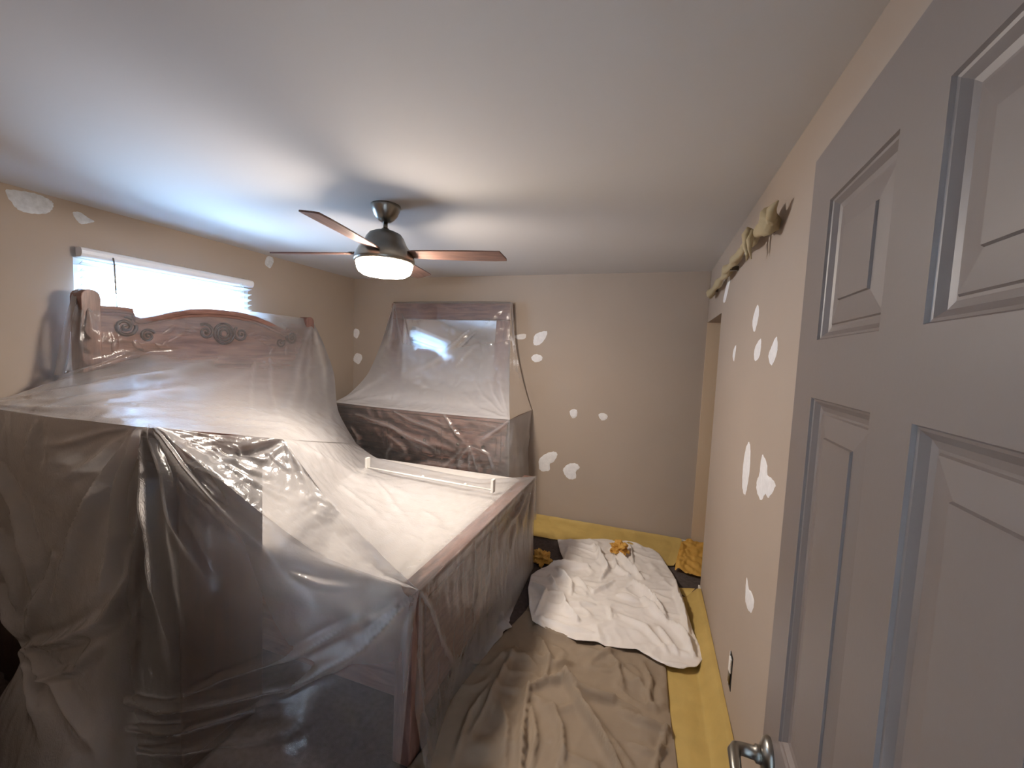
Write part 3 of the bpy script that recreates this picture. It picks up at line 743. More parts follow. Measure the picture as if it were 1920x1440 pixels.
# dark front drape
def colm(top, *px): return [top]+[P(a, bb, Y=c) for a, bb, c in px]
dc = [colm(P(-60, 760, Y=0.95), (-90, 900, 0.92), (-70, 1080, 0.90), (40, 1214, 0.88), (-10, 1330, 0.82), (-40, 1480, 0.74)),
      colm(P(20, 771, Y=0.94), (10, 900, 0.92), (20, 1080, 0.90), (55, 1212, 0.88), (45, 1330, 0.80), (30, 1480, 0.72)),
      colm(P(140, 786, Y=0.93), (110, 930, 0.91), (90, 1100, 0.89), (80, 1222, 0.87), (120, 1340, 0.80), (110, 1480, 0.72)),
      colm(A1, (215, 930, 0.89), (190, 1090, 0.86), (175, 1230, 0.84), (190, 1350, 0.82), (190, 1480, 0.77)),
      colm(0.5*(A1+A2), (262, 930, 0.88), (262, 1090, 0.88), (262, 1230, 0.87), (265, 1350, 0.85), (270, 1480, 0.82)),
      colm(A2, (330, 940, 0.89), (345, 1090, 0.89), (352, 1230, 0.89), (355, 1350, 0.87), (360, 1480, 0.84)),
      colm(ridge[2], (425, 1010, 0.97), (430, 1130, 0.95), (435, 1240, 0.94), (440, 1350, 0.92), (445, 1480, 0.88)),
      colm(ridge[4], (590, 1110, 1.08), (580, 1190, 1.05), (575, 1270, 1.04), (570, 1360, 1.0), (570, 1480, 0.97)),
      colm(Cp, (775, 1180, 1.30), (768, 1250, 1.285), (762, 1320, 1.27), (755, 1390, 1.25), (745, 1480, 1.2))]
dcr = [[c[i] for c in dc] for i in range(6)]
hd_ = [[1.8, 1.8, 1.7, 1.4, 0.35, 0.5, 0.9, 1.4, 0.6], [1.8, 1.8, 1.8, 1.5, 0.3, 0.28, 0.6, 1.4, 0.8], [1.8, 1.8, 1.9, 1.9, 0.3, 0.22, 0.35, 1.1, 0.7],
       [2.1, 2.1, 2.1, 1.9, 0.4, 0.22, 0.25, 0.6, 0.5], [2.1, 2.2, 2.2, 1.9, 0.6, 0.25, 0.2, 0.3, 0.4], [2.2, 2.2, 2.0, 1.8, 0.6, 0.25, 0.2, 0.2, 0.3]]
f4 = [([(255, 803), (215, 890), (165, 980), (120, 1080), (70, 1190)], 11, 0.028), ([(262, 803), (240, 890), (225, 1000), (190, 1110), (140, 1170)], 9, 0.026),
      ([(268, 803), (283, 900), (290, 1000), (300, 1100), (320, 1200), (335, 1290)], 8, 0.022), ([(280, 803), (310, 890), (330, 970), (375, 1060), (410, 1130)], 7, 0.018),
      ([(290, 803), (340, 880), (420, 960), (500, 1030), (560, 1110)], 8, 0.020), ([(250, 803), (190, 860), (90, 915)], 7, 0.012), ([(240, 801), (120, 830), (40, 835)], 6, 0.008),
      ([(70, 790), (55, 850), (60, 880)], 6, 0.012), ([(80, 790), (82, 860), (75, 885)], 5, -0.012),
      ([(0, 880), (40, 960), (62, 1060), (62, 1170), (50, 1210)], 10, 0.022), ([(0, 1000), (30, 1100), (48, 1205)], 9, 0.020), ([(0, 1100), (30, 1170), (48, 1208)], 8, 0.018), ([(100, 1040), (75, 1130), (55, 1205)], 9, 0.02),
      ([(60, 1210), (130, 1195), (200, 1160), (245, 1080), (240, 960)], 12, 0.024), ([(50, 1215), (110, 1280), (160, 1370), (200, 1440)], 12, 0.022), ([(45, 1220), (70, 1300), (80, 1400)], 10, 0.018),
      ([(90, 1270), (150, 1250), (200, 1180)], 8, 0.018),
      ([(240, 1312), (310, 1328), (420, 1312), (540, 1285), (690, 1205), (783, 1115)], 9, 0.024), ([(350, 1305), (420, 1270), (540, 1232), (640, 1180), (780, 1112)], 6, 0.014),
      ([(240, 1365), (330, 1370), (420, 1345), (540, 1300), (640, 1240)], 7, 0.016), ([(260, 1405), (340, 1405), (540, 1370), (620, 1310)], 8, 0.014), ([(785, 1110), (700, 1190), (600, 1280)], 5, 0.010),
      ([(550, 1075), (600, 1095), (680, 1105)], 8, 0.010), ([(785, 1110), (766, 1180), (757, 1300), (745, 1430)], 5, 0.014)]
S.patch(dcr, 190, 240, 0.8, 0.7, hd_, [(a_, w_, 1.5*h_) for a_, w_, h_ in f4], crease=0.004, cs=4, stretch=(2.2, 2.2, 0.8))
# footboard face, clinging and crinkled
fb = [[Cp, P(862, 1030, X=-0.80), P(940, 955, X=-0.80), Dp],
      [P(782, 1210, Y=1.37), P(868, 1110, X=-0.795), P(945, 1015, X=-0.795), P(1003, 940, X=-0.79)],
      [P(778, 1330, Y=1.36), P(868, 1210, X=-0.79), P(950, 1100, X=-0.775), P(1000, 1010, X=-0.785)],
      [P(800, 1460, Z=0.012), P(845, 1315, Z=0.012), P(935, 1195, Z=0.012), P(1000, 1065, Z=0.012)]]
hf = [[0.5, 0.45, 0.45, 0.6], [0.5, 0.45, 0.5, 0.7], [0.5, 0.5, 0.7, 0.9], [0.7, 0.8, 1.7, 1.2]]
f5 = [([(786, 1110), (782, 1230), (790, 1330), (812, 1400)], 5, 0.014), ([(786, 1110), (840, 1230), (870, 1310)], 6, 0.010), ([(995, 905), (980, 960), (975, 1040)], 4, 0.012), ([(990, 910), (965, 970), (955, 1080)], 4, 0.012),
      ([(985, 925), (945, 1000), (930, 1110)], 4, 0.008), ([(1000, 900), (996, 980), (990, 1080)], 4, 0.010), ([(890, 1020), (885, 1090), (880, 1150)], 4, 0.006), ([(920, 1000), (915, 1080), (900, 1170)], 4, 0.007),
      ([(950, 1160), (925, 1210), (890, 1260)], 5, 0.022), ([(940, 1150), (950, 1200), (920, 1240)], 4, 0.02), ([(960, 1140), (945, 1175), (955, 1200)], 4, 0.02), ([(880, 1240), (920, 1250), (935, 1225)], 4, 0.016), ([(905, 1215), (915, 1245), (900, 1265)], 3, 0.016)]
S.patch(fb, 100, 130, 0.4, 0.5, hf, f5, crease=0.005, cs=9, stretch=(1, 2.0, 0.5))
# far side of the bed
S.patch([bt[0], [p*np.array([1, 1, 0])+np.array([0.0, 0.06, 0.35]) for p in bt[0]]], 24, 60, 0, 0.5, 0.8, crease=0.006)
bs = S.build('plastic_sheet', M['bed_film'])
tag(bs, 'milky clear plastic sheet tented over the bed, headboard and dark chest', 'plastic sheet')

# --- sheet over the dresser and its mirror
S = Sheet()
TL = P(738, 566, Y=3.765); TR = P(957, 566, Y=3.765); FL = P(625, 754, Y=3.342); FR = P(956, 787, Y=3.342); BR = P(997, 769, Y=3.85)
tent = [[TL, P(795, 565, Y=3.762), P(850, 565, Y=3.762), P(905, 565, Y=3.762), TR],
        [P(716, 640, Y=3.72), P(790, 640, Y=3.72), P(850, 640, Y=3.72), P(905, 640, Y=3.73), P(956, 640, Y=3.73)],
        [P(690, 700, Y=3.66), P(770, 705, Y=3.66), P(840, 712, Y=3.66), P(900, 716, Y=3.65), P(955, 715, Y=3.62)],
        [P(655, 738, Y=3.50), P(745, 750, Y=3.50), P(830, 757, Y=3.50), P(895, 762, Y=3.48), P(955, 760, Y=3.47)],
        [FL, P(710, 764, Y=3.342), P(800, 773, Y=3.342), P(880, 781, Y=3.342), FR]]
ht = [[0.2, 0.15, 0.15, 0.15, 0.2], [0.5, 0.35, 0.35, 0.4, 0.45], [1.0, 0.8, 0.85, 0.9, 0.9], [1.5, 1.5, 1.5, 1.5, 1.4], [1.5, 1.5, 1.5, 1.5, 1.4]]
g1 = [([(880, 618), (840, 660), (795, 692), (750, 710)], 5, 0.012), ([(742, 572), (760, 600), (775, 590)], 3, 0.006), ([(740, 572), (752, 640), (745, 700)], 3, 0.007), ([(738, 575), (728, 640), (700, 690)], 4, 0.012),
      ([(746, 570), (775, 580), (790, 600)], 3, 0.006), ([(955, 570), (930, 590), (900, 620), (880, 618)], 3, 0.006), ([(955, 785), (925, 740), (915, 700)], 3, 0.008), ([(955, 785), (940, 730), (935, 690)], 3, 0.008),
      ([(955, 785), (905, 745), (880, 700)], 3, 0.006), ([(953, 784), (900, 770), (860, 735)], 3, 0.006), ([(628, 754), (720, 745), (800, 735)], 3, 0.006), ([(628, 754), (700, 720), (745, 690)], 4, 0.008),
      ([(856, 685), (885, 655), (905, 640)], 3, 0.005)]
S.patch(tent, 90, 110, 0.8, 0.5, ht, g1, crease=0.005, cs=9, stretch=(1, 1, 1.5))
S.patch([tent[0], [p+np.array([0, 0.098, -0.003]) for p in tent[0]], [p+np.array([0, 0.104, -0.3]) for p in tent[0]]], 12, 50, 0, 0, 0.6, crease=0.0)
rs = [[r[4] for r in tent], [P(961, 567, Y=3.80), P(966, 640, Y=3.82), P(977, 700, Y=3.83), P(988, 742, Y=3.84), BR]]
S.patch([rs[0], [0.5*(a+bb)+np.array([-0.012, 0.0, 0]) for a, bb in zip(*rs)], rs[1]], 20, 60, 0.7, 0.8, 1.1, crease=0.004, cs=9)
ls = [[r[0] for r in tent], [p*np.array([1, 0, 1])+np.array([-0.04*i, 3.84, 0]) for i, p in enumerate([r[0] for r in tent])]]
S.patch(ls, 20, 60, 0.7, 0.8, 1.0, crease=0.004, cs=9)
fd = [[tent[4][i] for i in range(5)],
      [P(640, 800, Y=3.335), P(715, 820, Y=3.335), P(800, 835, Y=3.335), P(882, 840, Y=3.325), P(955, 840, Y=3.335)],
      [P(650, 880, Y=3.335), P(725, 890, Y=3.335), P(805, 900, Y=3.33), P(880, 905, Y=3.32), P(955, 910, Y=3.33)],
      [P(660, 1010, Y=3.33), P(735, 1030, Y=3.33), P(810, 1040, Y=3.32), P(880, 1045, Y=3.31), P(955, 1050, Y=3.32)]]
hh = [[0.3, 0.28, 0.28, 0.24, 0.4], [0.18, 0.16, 0.16, 0.16, 0.5], [0.2, 0.16, 0.16, 0.2, 0.6], [0.2, 0.16, 0.16, 0.2, 0.5]]
g2 = [([(668, 775), (730, 800), (800, 830), (875, 838)], 4, 0.018), ([(740, 772), (790, 795), (840, 820), (878, 838)], 4, 0.016), ([(830, 778), (850, 805), (880, 836)], 3, 0.014), ([(954, 790), (920, 815), (885, 838)], 4, 0.018),
      ([(880, 838), (862, 860), (866, 900)], 4, 0.014), ([(880, 838), (880, 870), (880, 905)], 3, 0.014), ([(882, 838), (890, 870), (905, 900)], 3, 0.014), ([(865, 842), (830, 880), (790, 900)], 4, 0.012),
      ([(725, 815), (757, 838), (762, 850), (745, 862)], 3, 0.012), ([(690, 790), (740, 805), (790, 840), (810, 850)], 3, 0.010), ([(800, 785), (835, 800), (855, 800)], 3, 0.008), ([(780, 822), (820, 845), (830, 850)], 3, 0.010),
      ([(660, 800), (672, 820), (668, 850)], 3, 0.010), ([(957, 792), (960, 850), (955, 895)], 5, 0.022), ([(735, 830), (725, 850), (722, 870)], 3, 0.010), ([(740, 880), (800, 872), (860, 872), (920, 890)], 5, 0.02),
      ([(884, 838), (915, 850), (935, 900)], 3, 0.010), ([(930, 800), (880, 790), (830, 792)], 3, 0.006)]
S.patch(fd, 90, 150, 0.5, 0.5, hh, g2, crease=0.006, cs=10, stretch=(1, 1, 1.4))
sd = [[FR, 0.5*(FR+BR)+np.array([0.0, 0, 0]), BR], [fd[1][4], P(975, 850, Y=3.6)*np.array([0, 1, 1])+np.array([-1.10, 0, 0]), P(990, 850, Y=3.85)],
      [fd[2][4], np.array([-1.09, 3.6, 0.4]), np.array([-1.08, 3.85, 0.45])], [fd[3][4], np.array([-1.08, 3.6, 0.02]), np.array([-1.06, 3.85, 0.02])]]
S.patch(sd, 50, 24, 0.3, 0.5, [[1.0]*3, [1.5, 0.8, 0.9], [1.5, 0.8, 0.9], [1.5, 0.8, 0.9]], [([(960, 795), (964, 850), (968, 900)], 4, 0.012), ([(992, 780), (990, 850)], 3, 0.008)], crease=0.004, cs=8)
o = S.build('plastic_sheet', M['dresser_film'])
tag(o, 'clear plastic sheet draped over the dresser and its mirror by the back wall', 'plastic sheet')

# ------------------------------------------------------------------ white rod pair lying on the bed plastic
q0 = P(689, 877, Z=0.775); q1 = P(924, 920, Z=0.755)
cr = empty('curtain_rod', tuple(0.5*(q0+q1))); tag(cr, 'white double rod with flat end plates lying on the plastic of the bed', 'rod')
c0 = 0.5*(q0+q1); ax = (q1-q0)/np.linalg.norm(q1-q0); sx = np.array([ax[1], -ax[0], 0]); sx /= np.linalg.norm(sx)
for p in (q0, q1):
    v = []
    for dz in (-0.012, 0.078):
        for a_, b_ in ((-0.009, -0.02), (0.009, -0.02), (0.009, 0.02), (-0.009, 0.02)):
            v.append(p-c0+ax*a_+sx*b_+np.array([0, 0, dz]))
    mesh_obj('end_plate', v, [(0, 3, 2, 1), (4, 5, 6, 7), (0, 1, 5, 4), (1, 2, 6, 5), (2, 3, 7, 6), (3, 0, 4, 7)], M['white_metal'], cr, bevel=0.002)
for off, dz in ((-0.012, 0.0), (0.012, 0.006)):
    MB().tube([q0-c0+sx*off+np.array([0, 0, dz]), q1-c0+sx*off+np.array([0, 0, dz])], 0.0045, 10).obj('rod', M['white_metal'], cr, smooth=True)
for t in (0.47, 0.80):
    p = q0+(q1-q0)*t-c0
    MB().tube([p-ax*0.012+np.array([0, 0, 0.004]), p+np.array([0, 0, 0.010]), p+ax*0.012+np.array([0, 0, 0.004])], [0.007, 0.011, 0.007], 10).obj('clamp', M['white_metal'], cr, smooth=True)

# ------------------------------------------------------------------ paper wrapped rail on the right wall
RY0, RY1 = 1.745, 3.49
rl = empty('wrapped_rail', (XR-0.045, 0.5*(RY0+RY1), 2.20)); tag(rl, 'wall rail above the doorway wrapped in twisted tan masking paper', 'rail')
n = 150; m_ = 18; v = []; f = []
for i in range(n+1):
    t = i/n; y = RY0+(RY1-RY0)*t-0.5*(RY0+RY1)
    pinch = 1.0
    for c_, w_ in ((0.13, 0.03), (0.30, 0.04), (0.47, 0.04), (0.66, 0.05), (0.83, 0.04)):
        pinch -= 0.42*math.exp(-((t-c_)/w_)**2)
    base = 0.030*pinch*(0.85+0.3*mnoise.noise(Vector((y*7, 0, 3))))
    if t < 0.10: base = 0.040*(0.85+0.15*math.sin(t*60))
    if t < 0.015 or t > 0.99: base *= 0.55
    for k in range(m_):
        a = 2*math.pi*k/m_; tw = a*2+y*26
        r = base*(1+0.30*mnoise.noise(Vector((math.cos(a)*1.8+y*9, math.sin(a)*1.8, y*6)))+0.16*math.sin(tw))
        v.append((r*math.cos(a)*0.9, y, r*math.sin(a)*1.1+0.018*math.sin(t*5)))
for i in range(n):
    for k in range(m_): f.append((i*m_+k, i*m_+(k+1) % m_, (i+1)*m_+(k+1) % m_, (i+1)*m_+k))
f.append(tuple(range(m_))); f.append(tuple(n*m_+k for k in range(m_)))
mesh_obj('paper_wrap', v, f, M['tan_paper'], rl, smooth=True)
yk = RY0+(RY1-RY0)*0.13-0.5*(RY0+RY1)
MB().tube([(-0.03, yk, 0.035), (-0.042, yk+0.01, 0.01), (-0.035, yk+0.03, -0.03), (-0.03, yk+0.01, -0.07), (-0.028, yk+0.03, -0.095)], [0.012, 0.016, 0.013, 0.008, 0.002], 8).obj('paper_tie', M['tan_paper'], rl, smooth=True)
MB().tube([(-0.02, yk-0.01, 0.02), (-0.03, yk-0.02, -0.02), (-0.028, yk-0.02, -0.06), (-0.02, yk-0.025, -0.10)], [0.010, 0.014, 0.008, 0.002], 8).obj('paper_tie', M['tan_paper'], rl, smooth=True)
MB().tube([(0.0, RY0-0.5*(RY0+RY1)+0.01, 0.0), (-0.012, RY0-0.5*(RY0+RY1)-0.03, 0.022), (0.0, RY0-0.5*(RY0+RY1)-0.06, 0.04)], [0.018, 0.016, 0.003], 8).obj('paper_tail', M['tan_paper'], rl, smooth=True)
for t in (0.08, 0.5, 0.93):
    y = RY0+(RY1-RY0)*t-0.5*(RY0+RY1)
    MB().box(0.0, 0.044, y-0.012, y+0.012, -0.012, 0.012).obj('standoff', M['pewter'], rl)

# ------------------------------------------------------------------ drop cloths and masking paper on the floor
def in_poly(x, y, poly):
    c = np.zeros(len(x), bool); n = len(poly)
    for i in range(n):
        x1, y1 = poly[i]; x2, y2 = poly[(i+1) % n]
        m1 = ((y1 > y) != (y2 > y)); t = (x2-x1)*(y-y1)/((y2-y1) if y2 != y1 else 1e-9)+x1
        c ^= m1 & (x < t)
    return c

def cloth(name, mat, outline, folds, base, step=0.011, seed=1, amp=0.006, famp=1.35, zfun=None, zcap=None):
    poly = [tuple(p[:2]) for p in outline]
    # a slightly wavy outline
    xs_ = [p[0] for p in poly]; ys_ = [p[1] for p in poly]
    X, Y = np.meshgrid(np.arange(min(xs_)-step*2, max(xs_)+step*3, step), np.arange(min(ys_)-step*2, max(ys_)+step*3, step), indexing='ij')
    nx, ny = X.shape; x = X.reshape(-1); y = Y.reshape(-1)
    ins = in_poly(x, y, poly)
    fc = np.zeros((nx-1, ny-1), bool); I = ins.reshape(nx, ny)
    fc = I[:-1, :-1] | I[1:, :-1] | I[1:, 1:] | I[:-1, 1:]
    idx = np.arange(nx*ny).reshape(nx, ny)
    F = np.stack([idx[:-1, :-1], idx[1:, :-1], idx[1:, 1:], idx[:-1, 1:]], -1)[fc]
    # snap outside verts of kept faces to the outline
    used = np.unique(F); pt = np.stack([x, y], -1)
    pl_ = np.array(poly+[poly[0]])
    best = np.full(len(used), 1e9); q = pt[used].copy()
    for i in range(len(pl_)-1):
        a = pl_[i]; d = pl_[i+1]-a; t = np.clip(((pt[used]-a)@d)/(d@d+1e-12), 0, 1); c = a+t[:, None]*d
        dd = np.hypot(*(pt[used]-c).T); m2 = dd < best; best[m2] = dd[m2]; q[m2] = c[m2]
    outm = ~ins[used]
    pt2 = pt.copy(); sub = pt2[used]; sub[outm] = q[outm]; pt2[used] = sub
    edge = np.zeros(len(x)); edge[used] = np.where(outm, 0, best)
    p3 = np.stack([pt2[:, 0], pt2[:, 1], np.zeros(len(x))], -1)
    w = p3[used]
    wa = np.array([mnoise.noise(Vector((p[0]*2.5+seed, p[1]*2.5, seed))) for p in w])
    wb = np.array([mnoise.noise(Vector((p[0]*2.5-seed, p[1]*2.5+4, seed*2))) for p in w])
    wr = np.stack([w[:, 0]+0.12*wa, w[:, 1]+0.12*wb, w[:, 2]], -1)
    h1 = np.abs(nz(wr*np.array([1, 1.3, 1]), 5.0, seed)); h2 = np.abs(nz(wr, 11.0, seed+5))
    z = amp*np.clip(1-h1*4.5, 0, 1)**1.3*2.0+amp*0.5*np.clip(1-h2*4.0, 0, 1)**1.2+0.3*amp*nz(w, 30, seed)
    px = project(w)
    for poly_, wd, am in folds:
        d, al = seg_dist(px, poly_)
        taper = np.sin(np.pi*np.clip(al*0.86+0.07, 0, 1))
        z += famp*am*np.exp(-(d/(wd*0.65*(0.5+0.5*taper)))**1.6)*(0.3+0.7*taper)
    z = np.maximum(z, 0.0)
    if zcap is not None: z = np.minimum(z, np.where(w[:, 1] > zcap[0], zcap[1], np.where(w[:, 1] > zcap[0]-0.2, zcap[1]+(zcap[0]-w[:, 1])*0.25, 1.0)))
    zz = np.zeros(len(x)); zz[used] = base+z*np.clip(edge[used]/0.02+0.35, 0, 1)
    if zfun is not None: zz[used] += zfun(w[:, 0], w[:, 1])
    remap = -np.ones(len(x), int); remap[used] = np.arange(len(used))
    V = np.stack([pt2[used, 0], pt2[used, 1], zz[used]], -1)
    me = bpy.data.meshes.new(name); me.from_pydata(V.tolist(), [], remap[F].tolist())
    me.polygons.foreach_set('use_smooth', [True]*len(F)); me.materials.append(mat)
    o = link(bpy.data.objects.new(name, me))
    sdm = o.modifiers.new('thickness', 'SOLIDIFY'); sdm.thickness = 0.003; sdm.offset = -1
    return o

def fp(pts, z=0.0): return [P(a, bb, Z=z) for a, bb in pts]
c2 = [np.array([-0.86, 1.05, 0])]+fp([(800, 1400), (825, 1340), (880, 1265), (930, 1205), (985, 1150), (1000, 1120), (1120, 1115), (1225, 1140)])+fp([(1246, 1220), (1251, 1290), (1258, 1360), (1268, 1420), (1275, 1480)])+[np.array([0.19, 1.45, 0]), np.array([0.17, 1.05, 0])]
near_folds = [([(1003, 1178), (1042, 1199), (1077, 1210)], 7, 0.02), ([(1006, 1238), (1042, 1256), (1072, 1250)], 9, 0.022), ([(989, 1302), (1017, 1288), (1056, 1281), (1084, 1302), (1120, 1316), (1150, 1324)], 9, 0.03),
  ([(1056, 1281), (1084, 1323), (1120, 1380), (1155, 1440), (1170, 1470)], 10, 0.035), ([(989, 1302), (980, 1373), (976, 1440), (974, 1480)], 9, 0.032), ([(1159, 1337), (1205, 1366), (1261, 1383)], 8, 0.022),
  ([(1250, 1375), (1229, 1440), (1220, 1470)], 7, 0.016), ([(1205, 1249), (1219, 1284), (1215, 1330)], 7, 0.018), ([(1120, 1213), (1155, 1249), (1169, 1298)], 8, 0.016), ([(1077, 1285), (1127, 1312), (1198, 1341)], 7, 0.018),
  ([(880, 1390), (910, 1340), (940, 1275), (966, 1225)], 9, 0.026), ([(995, 1330), (1004, 1390), (996, 1450)], 8, 0.022), ([(1035, 1330), (1052, 1373), (1056, 1440)], 9, 0.022), ([(850, 1440), (880, 1350), (920, 1290)], 9, 0.022),
  ([(940, 1235), (985, 1240), (1010, 1260)], 8, 0.02), ([(1010, 1200), (1030, 1240), (1020, 1290)], 8, 0.018), ([(1090, 1220), (1130, 1235), (1165, 1225)], 7, 0.016), ([(1160, 1250), (1200, 1290), (1230, 1340)], 7, 0.012),
  ([(1100, 1330), (1150, 1400), (1190, 1450)], 9, 0.012), ([(930, 1300), (950, 1370), (945, 1440)], 9, 0.016), ([(1180, 1400), (1220, 1420), (1255, 1410)], 7, 0.012)]
o = cloth('drop_cloth', M['cloth_tan'], c2, near_folds, 0.012, seed=2, amp=0.008, famp=1.9, zcap=(2.35, 0.024))
tag(o, 'tan canvas drop cloth rumpled on the floor nearest the door', 'drop cloth')
c1 = fp([(1045, 1014), (1085, 1013), (1130, 1012), (1160, 1014), (1185, 1018), (1215, 1026), (1236, 1040), (1250, 1062), (1262, 1080), (1268, 1092), (1278, 1118), (1288, 1150), (1300, 1188), (1318, 1228), (1318, 1240), (1306, 1253), (1280, 1257), (1250, 1252), (1222, 1238), (1195, 1220), (1165, 1218), (1135, 1214), (1112, 1205), (1080, 1203), (1045, 1190), (1015, 1178), (998, 1166), (992, 1140), (990, 1105), (996, 1080), (1015, 1068), (1045, 1060), (1056, 1052), (1050, 1035)], 0.03)
far_folds = [([(1025, 1070), (1059, 1073), (1103, 1074)], 4, 0.026), ([(1118, 1043), (1132, 1068), (1138, 1082), (1126, 1098)], 5, 0.028), ([(1144, 1039), (1178, 1074), (1204, 1098)], 4, 0.03), ([(1150, 1054), (1156, 1080), (1178, 1090)], 4, 0.022),
  ([(1180, 1031), (1186, 1066)], 3, 0.018), ([(1186, 1104), (1213, 1130), (1247, 1169)], 6, 0.032), ([(1204, 1136), (1233, 1165), (1250, 1180)], 5, 0.024), ([(1265, 1100), (1268, 1128), (1280, 1160), (1290, 1200)], 5, 0.03),
  ([(1055, 1128), (1059, 1155), (1083, 1177)], 6, 0.028), ([(1158, 1127), (1195, 1137)], 4, 0.016), ([(1063, 1146), (1114, 1146)], 4, 0.014), ([(998, 1108), (1023, 1128), (1004, 1163)], 5, 0.026), ([(1079, 1096), (1102, 1120)], 4, 0.018),
  ([(1043, 1078), (1071, 1108), (1070, 1125)], 5, 0.022), ([(1029, 1090), (1043, 1116)], 4, 0.018), ([(1142, 1153), (1146, 1175)], 4, 0.014), ([(1065, 1035), (1060, 1055)], 4, 0.012), ([(1110, 1030), (1125, 1050), (1120, 1062)], 4, 0.02),
  ([(1100, 1110), (1112, 1122), (1135, 1112), (1150, 1100)], 4, 0.014), ([(1255, 1180), (1285, 1210), (1300, 1245)], 7, 0.026), ([(1235, 1190), (1270, 1240)], 7, 0.012), ([(1010, 1170), (1060, 1190), (1110, 1200)], 5, 0.012), ([(1160, 1165), (1210, 1190), (1250, 1235)], 7, 0.012)]
o = cloth('drop_cloth', M['cloth'], c1, far_folds, 0.040, step=0.0095, seed=11, amp=0.006, famp=2.3)
tag(o, 'pale grey drop cloth crumpled over the tan one near the back wall', 'drop cloth')

def strip(name, rows_c, mat, label, nu, nv, amp, cs, seed, cat='masking paper', tens=0.6):
    C = np.array(rows_c, float); G = catmull(C, nu, tens); G = np.swapaxes(catmull(np.swapaxes(G, 0, 1), nv, tens), 0, 1)
    pts = G.reshape(-1, 3); a = nz(pts, cs, seed); b_ = nz(pts, cs*2.5, seed+4)
    du = np.gradient(G, axis=0); dv = np.gradient(G, axis=1); Nn = np.cross(du, dv).reshape(-1, 3); Nn /= np.linalg.norm(Nn, axis=1, keepdims=True)+1e-9
    if Nn[:, 2].mean() < 0: Nn = -Nn
    pts = pts+Nn*(amp*np.abs(a)*1.5+amp*0.5*np.abs(b_))[:, None]
    pts[:, 2] = np.maximum(pts[:, 2], 0.003)
    idx = np.arange(nu*nv).reshape(nu, nv)
    F = np.stack([idx[:-1, :-1], idx[1:, :-1], idx[1:, 1:], idx[:-1, 1:]], -1).reshape(-1, 4)
    o = mesh_obj(name, pts, F, mat, None, smooth=True, recalc=False)
    if label: tag(o, label, cat)
    return o
yw = YB-0.018
bp_ = strip('masking_paper', [[(-1.04, yw, 0.100), (-0.8, yw, 0.100), (-0.4, yw, 0.100), (0.05, yw, 0.100), (0.28, yw, 0.100), (0.345, yw-0.02, 0.100)],
   [(-1.04, yw-0.03, 0.075), (-0.8, yw-0.03, 0.075), (-0.4, yw-0.03, 0.075), (0.05, yw-0.03, 0.075), (0.28, yw-0.05, 0.072), (0.345, yw-0.09, 0.085)],
   [(-1.04, 3.66, 0.03), (-0.8, 3.68, 0.03), (-0.4, 3.69, 0.03), (0.05, 3.66, 0.035), (0.24, 3.62, 0.03), (0.31, 3.56, 0.06)],
   [(-1.04, 3.54, 0.012), (-0.8, 3.56, 0.012), (-0.4, 3.58, 0.012), (0.05, 3.52, 0.012), (0.20, 3.47, 0.012), (0.27, 3.50, 0.012)]],
   M['yellow'], 'yellow masking paper taped along the base of the back wall', 40, 150, 0.006, 8, 3.0)
MB().add([(-1.04, yw-0.002, 0.102), (0.33, yw-0.002, 0.102), (0.33, yw-0.016, 0.078), (-1.04, yw-0.016, 0.078)], [(0, 1, 2, 3)]).obj('tape_band', M['yellow'], bp_)
strip('masking_paper', [[(0.335, 3.76, 0.105), (0.40, 3.83, 0.104), (0.56, 3.835, 0.104)], [(0.30, 3.58, 0.06), (0.39, 3.62, 0.07), (0.56, 3.62, 0.06)], [(0.275, 3.42, 0.012), (0.36, 3.38, 0.02), (0.56, 3.36, 0.012)]],
   M['yellow_dark'], 'orange folded masking paper bunched in the corner by the doorway', 40, 50, 0.035, 11, 6.0)
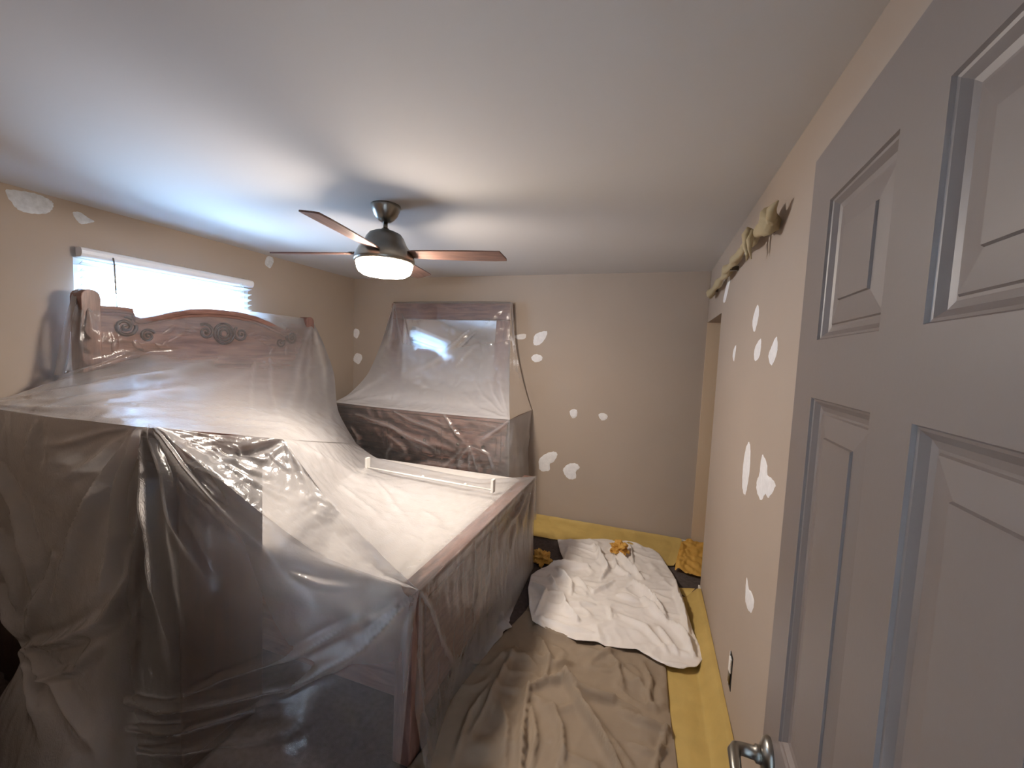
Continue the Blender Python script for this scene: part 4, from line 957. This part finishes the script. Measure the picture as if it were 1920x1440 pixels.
rp = strip('masking_paper', [[(0.4225, 0.95, 0.102), (0.4225, 1.6, 0.102), (0.4225, 2.2, 0.102), (0.4225, 2.7, 0.102), (0.42, 3.04, 0.1)], [(0.404, 0.95, 0.096), (0.403, 1.6, 0.096), (0.402, 2.2, 0.096), (0.400, 2.7, 0.096), (0.396, 3.045, 0.094)],
   [(0.385, 0.95, 0.065), (0.382, 1.6, 0.065), (0.380, 2.2, 0.066), (0.378, 2.7, 0.066), (0.375, 3.05, 0.068)],
   [(0.340, 0.95, 0.006), (0.340, 1.6, 0.008), (0.338, 2.2, 0.008), (0.335, 2.7, 0.008), (0.330, 3.06, 0.010)],
   [(0.250, 0.95, 0.006), (0.255, 1.6, 0.010), (0.255, 2.2, 0.010), (0.262, 2.7, 0.012), (0.270, 3.05, 0.012)],
   [(0.165, 0.95, 0.006), (0.175, 1.6, 0.006), (0.175, 2.2, 0.006), (0.180, 2.7, 0.006), (0.205, 3.02, 0.006)]],
   M['yellow'], 'long yellow masking paper strip folded along the base of the right wall', 50, 170, 0.005, 6, 12.0, tens=0.35)
strip('paper_flap', [[(0.385, 3.045, 0.092), (0.36, 3.05, 0.05), (0.33, 3.055, 0.012)], [(0.37, 3.12, 0.05), (0.31, 3.12, 0.03), (0.26, 3.12, 0.012)], [(0.30, 3.16, 0.012), (0.25, 3.16, 0.012), (0.22, 3.15, 0.012)]],
   M['yellow'], None, 16, 16, 0.004, 10, 2.0).parent = rp

def crumple(name, loc, r, mat, label, seed, squash=0.6):
    bm = bmesh.new(); bmesh.ops.create_icosphere(bm, subdivisions=4, radius=r)
    for v in bm.verts:
        d = v.co.normalized()
        k = 1+0.55*mnoise.noise(d*2.2+Vector((seed, 0, 0)))-0.45*abs(mnoise.noise(d*4.5+Vector((0, seed, 0))))+0.2*mnoise.noise(d*9)
        v.co = d*r*k; v.co.z = max(v.co.z*squash, -r*squash*0.55)
    lo = min(v.co.z for v in bm.verts)
    for v in bm.verts: v.co.z -= lo
    me = bpy.data.meshes.new(name); bm.to_mesh(me); bm.free(); me.materials.append(mat)
    o = link(bpy.data.objects.new(name, me)); o.location = loc
    return tag(o, label, 'paper wad', 'crumpled paper wads')
q = P(1160, 1036, Z=0.055); crumple('paper_wad', (q[0], q[1], 0.062), 0.075, M['yellow_dark'], 'crumpled orange paper wad on the far edge of the grey cloth', 1.7, 0.7)
q = P(1016, 1048, Z=0.03); crumple('paper_wad', (q[0], q[1], 0.002), 0.075, M['yellow_dark'], 'crumpled orange paper wad on the floor at the bed corner', 5.2, 0.8)
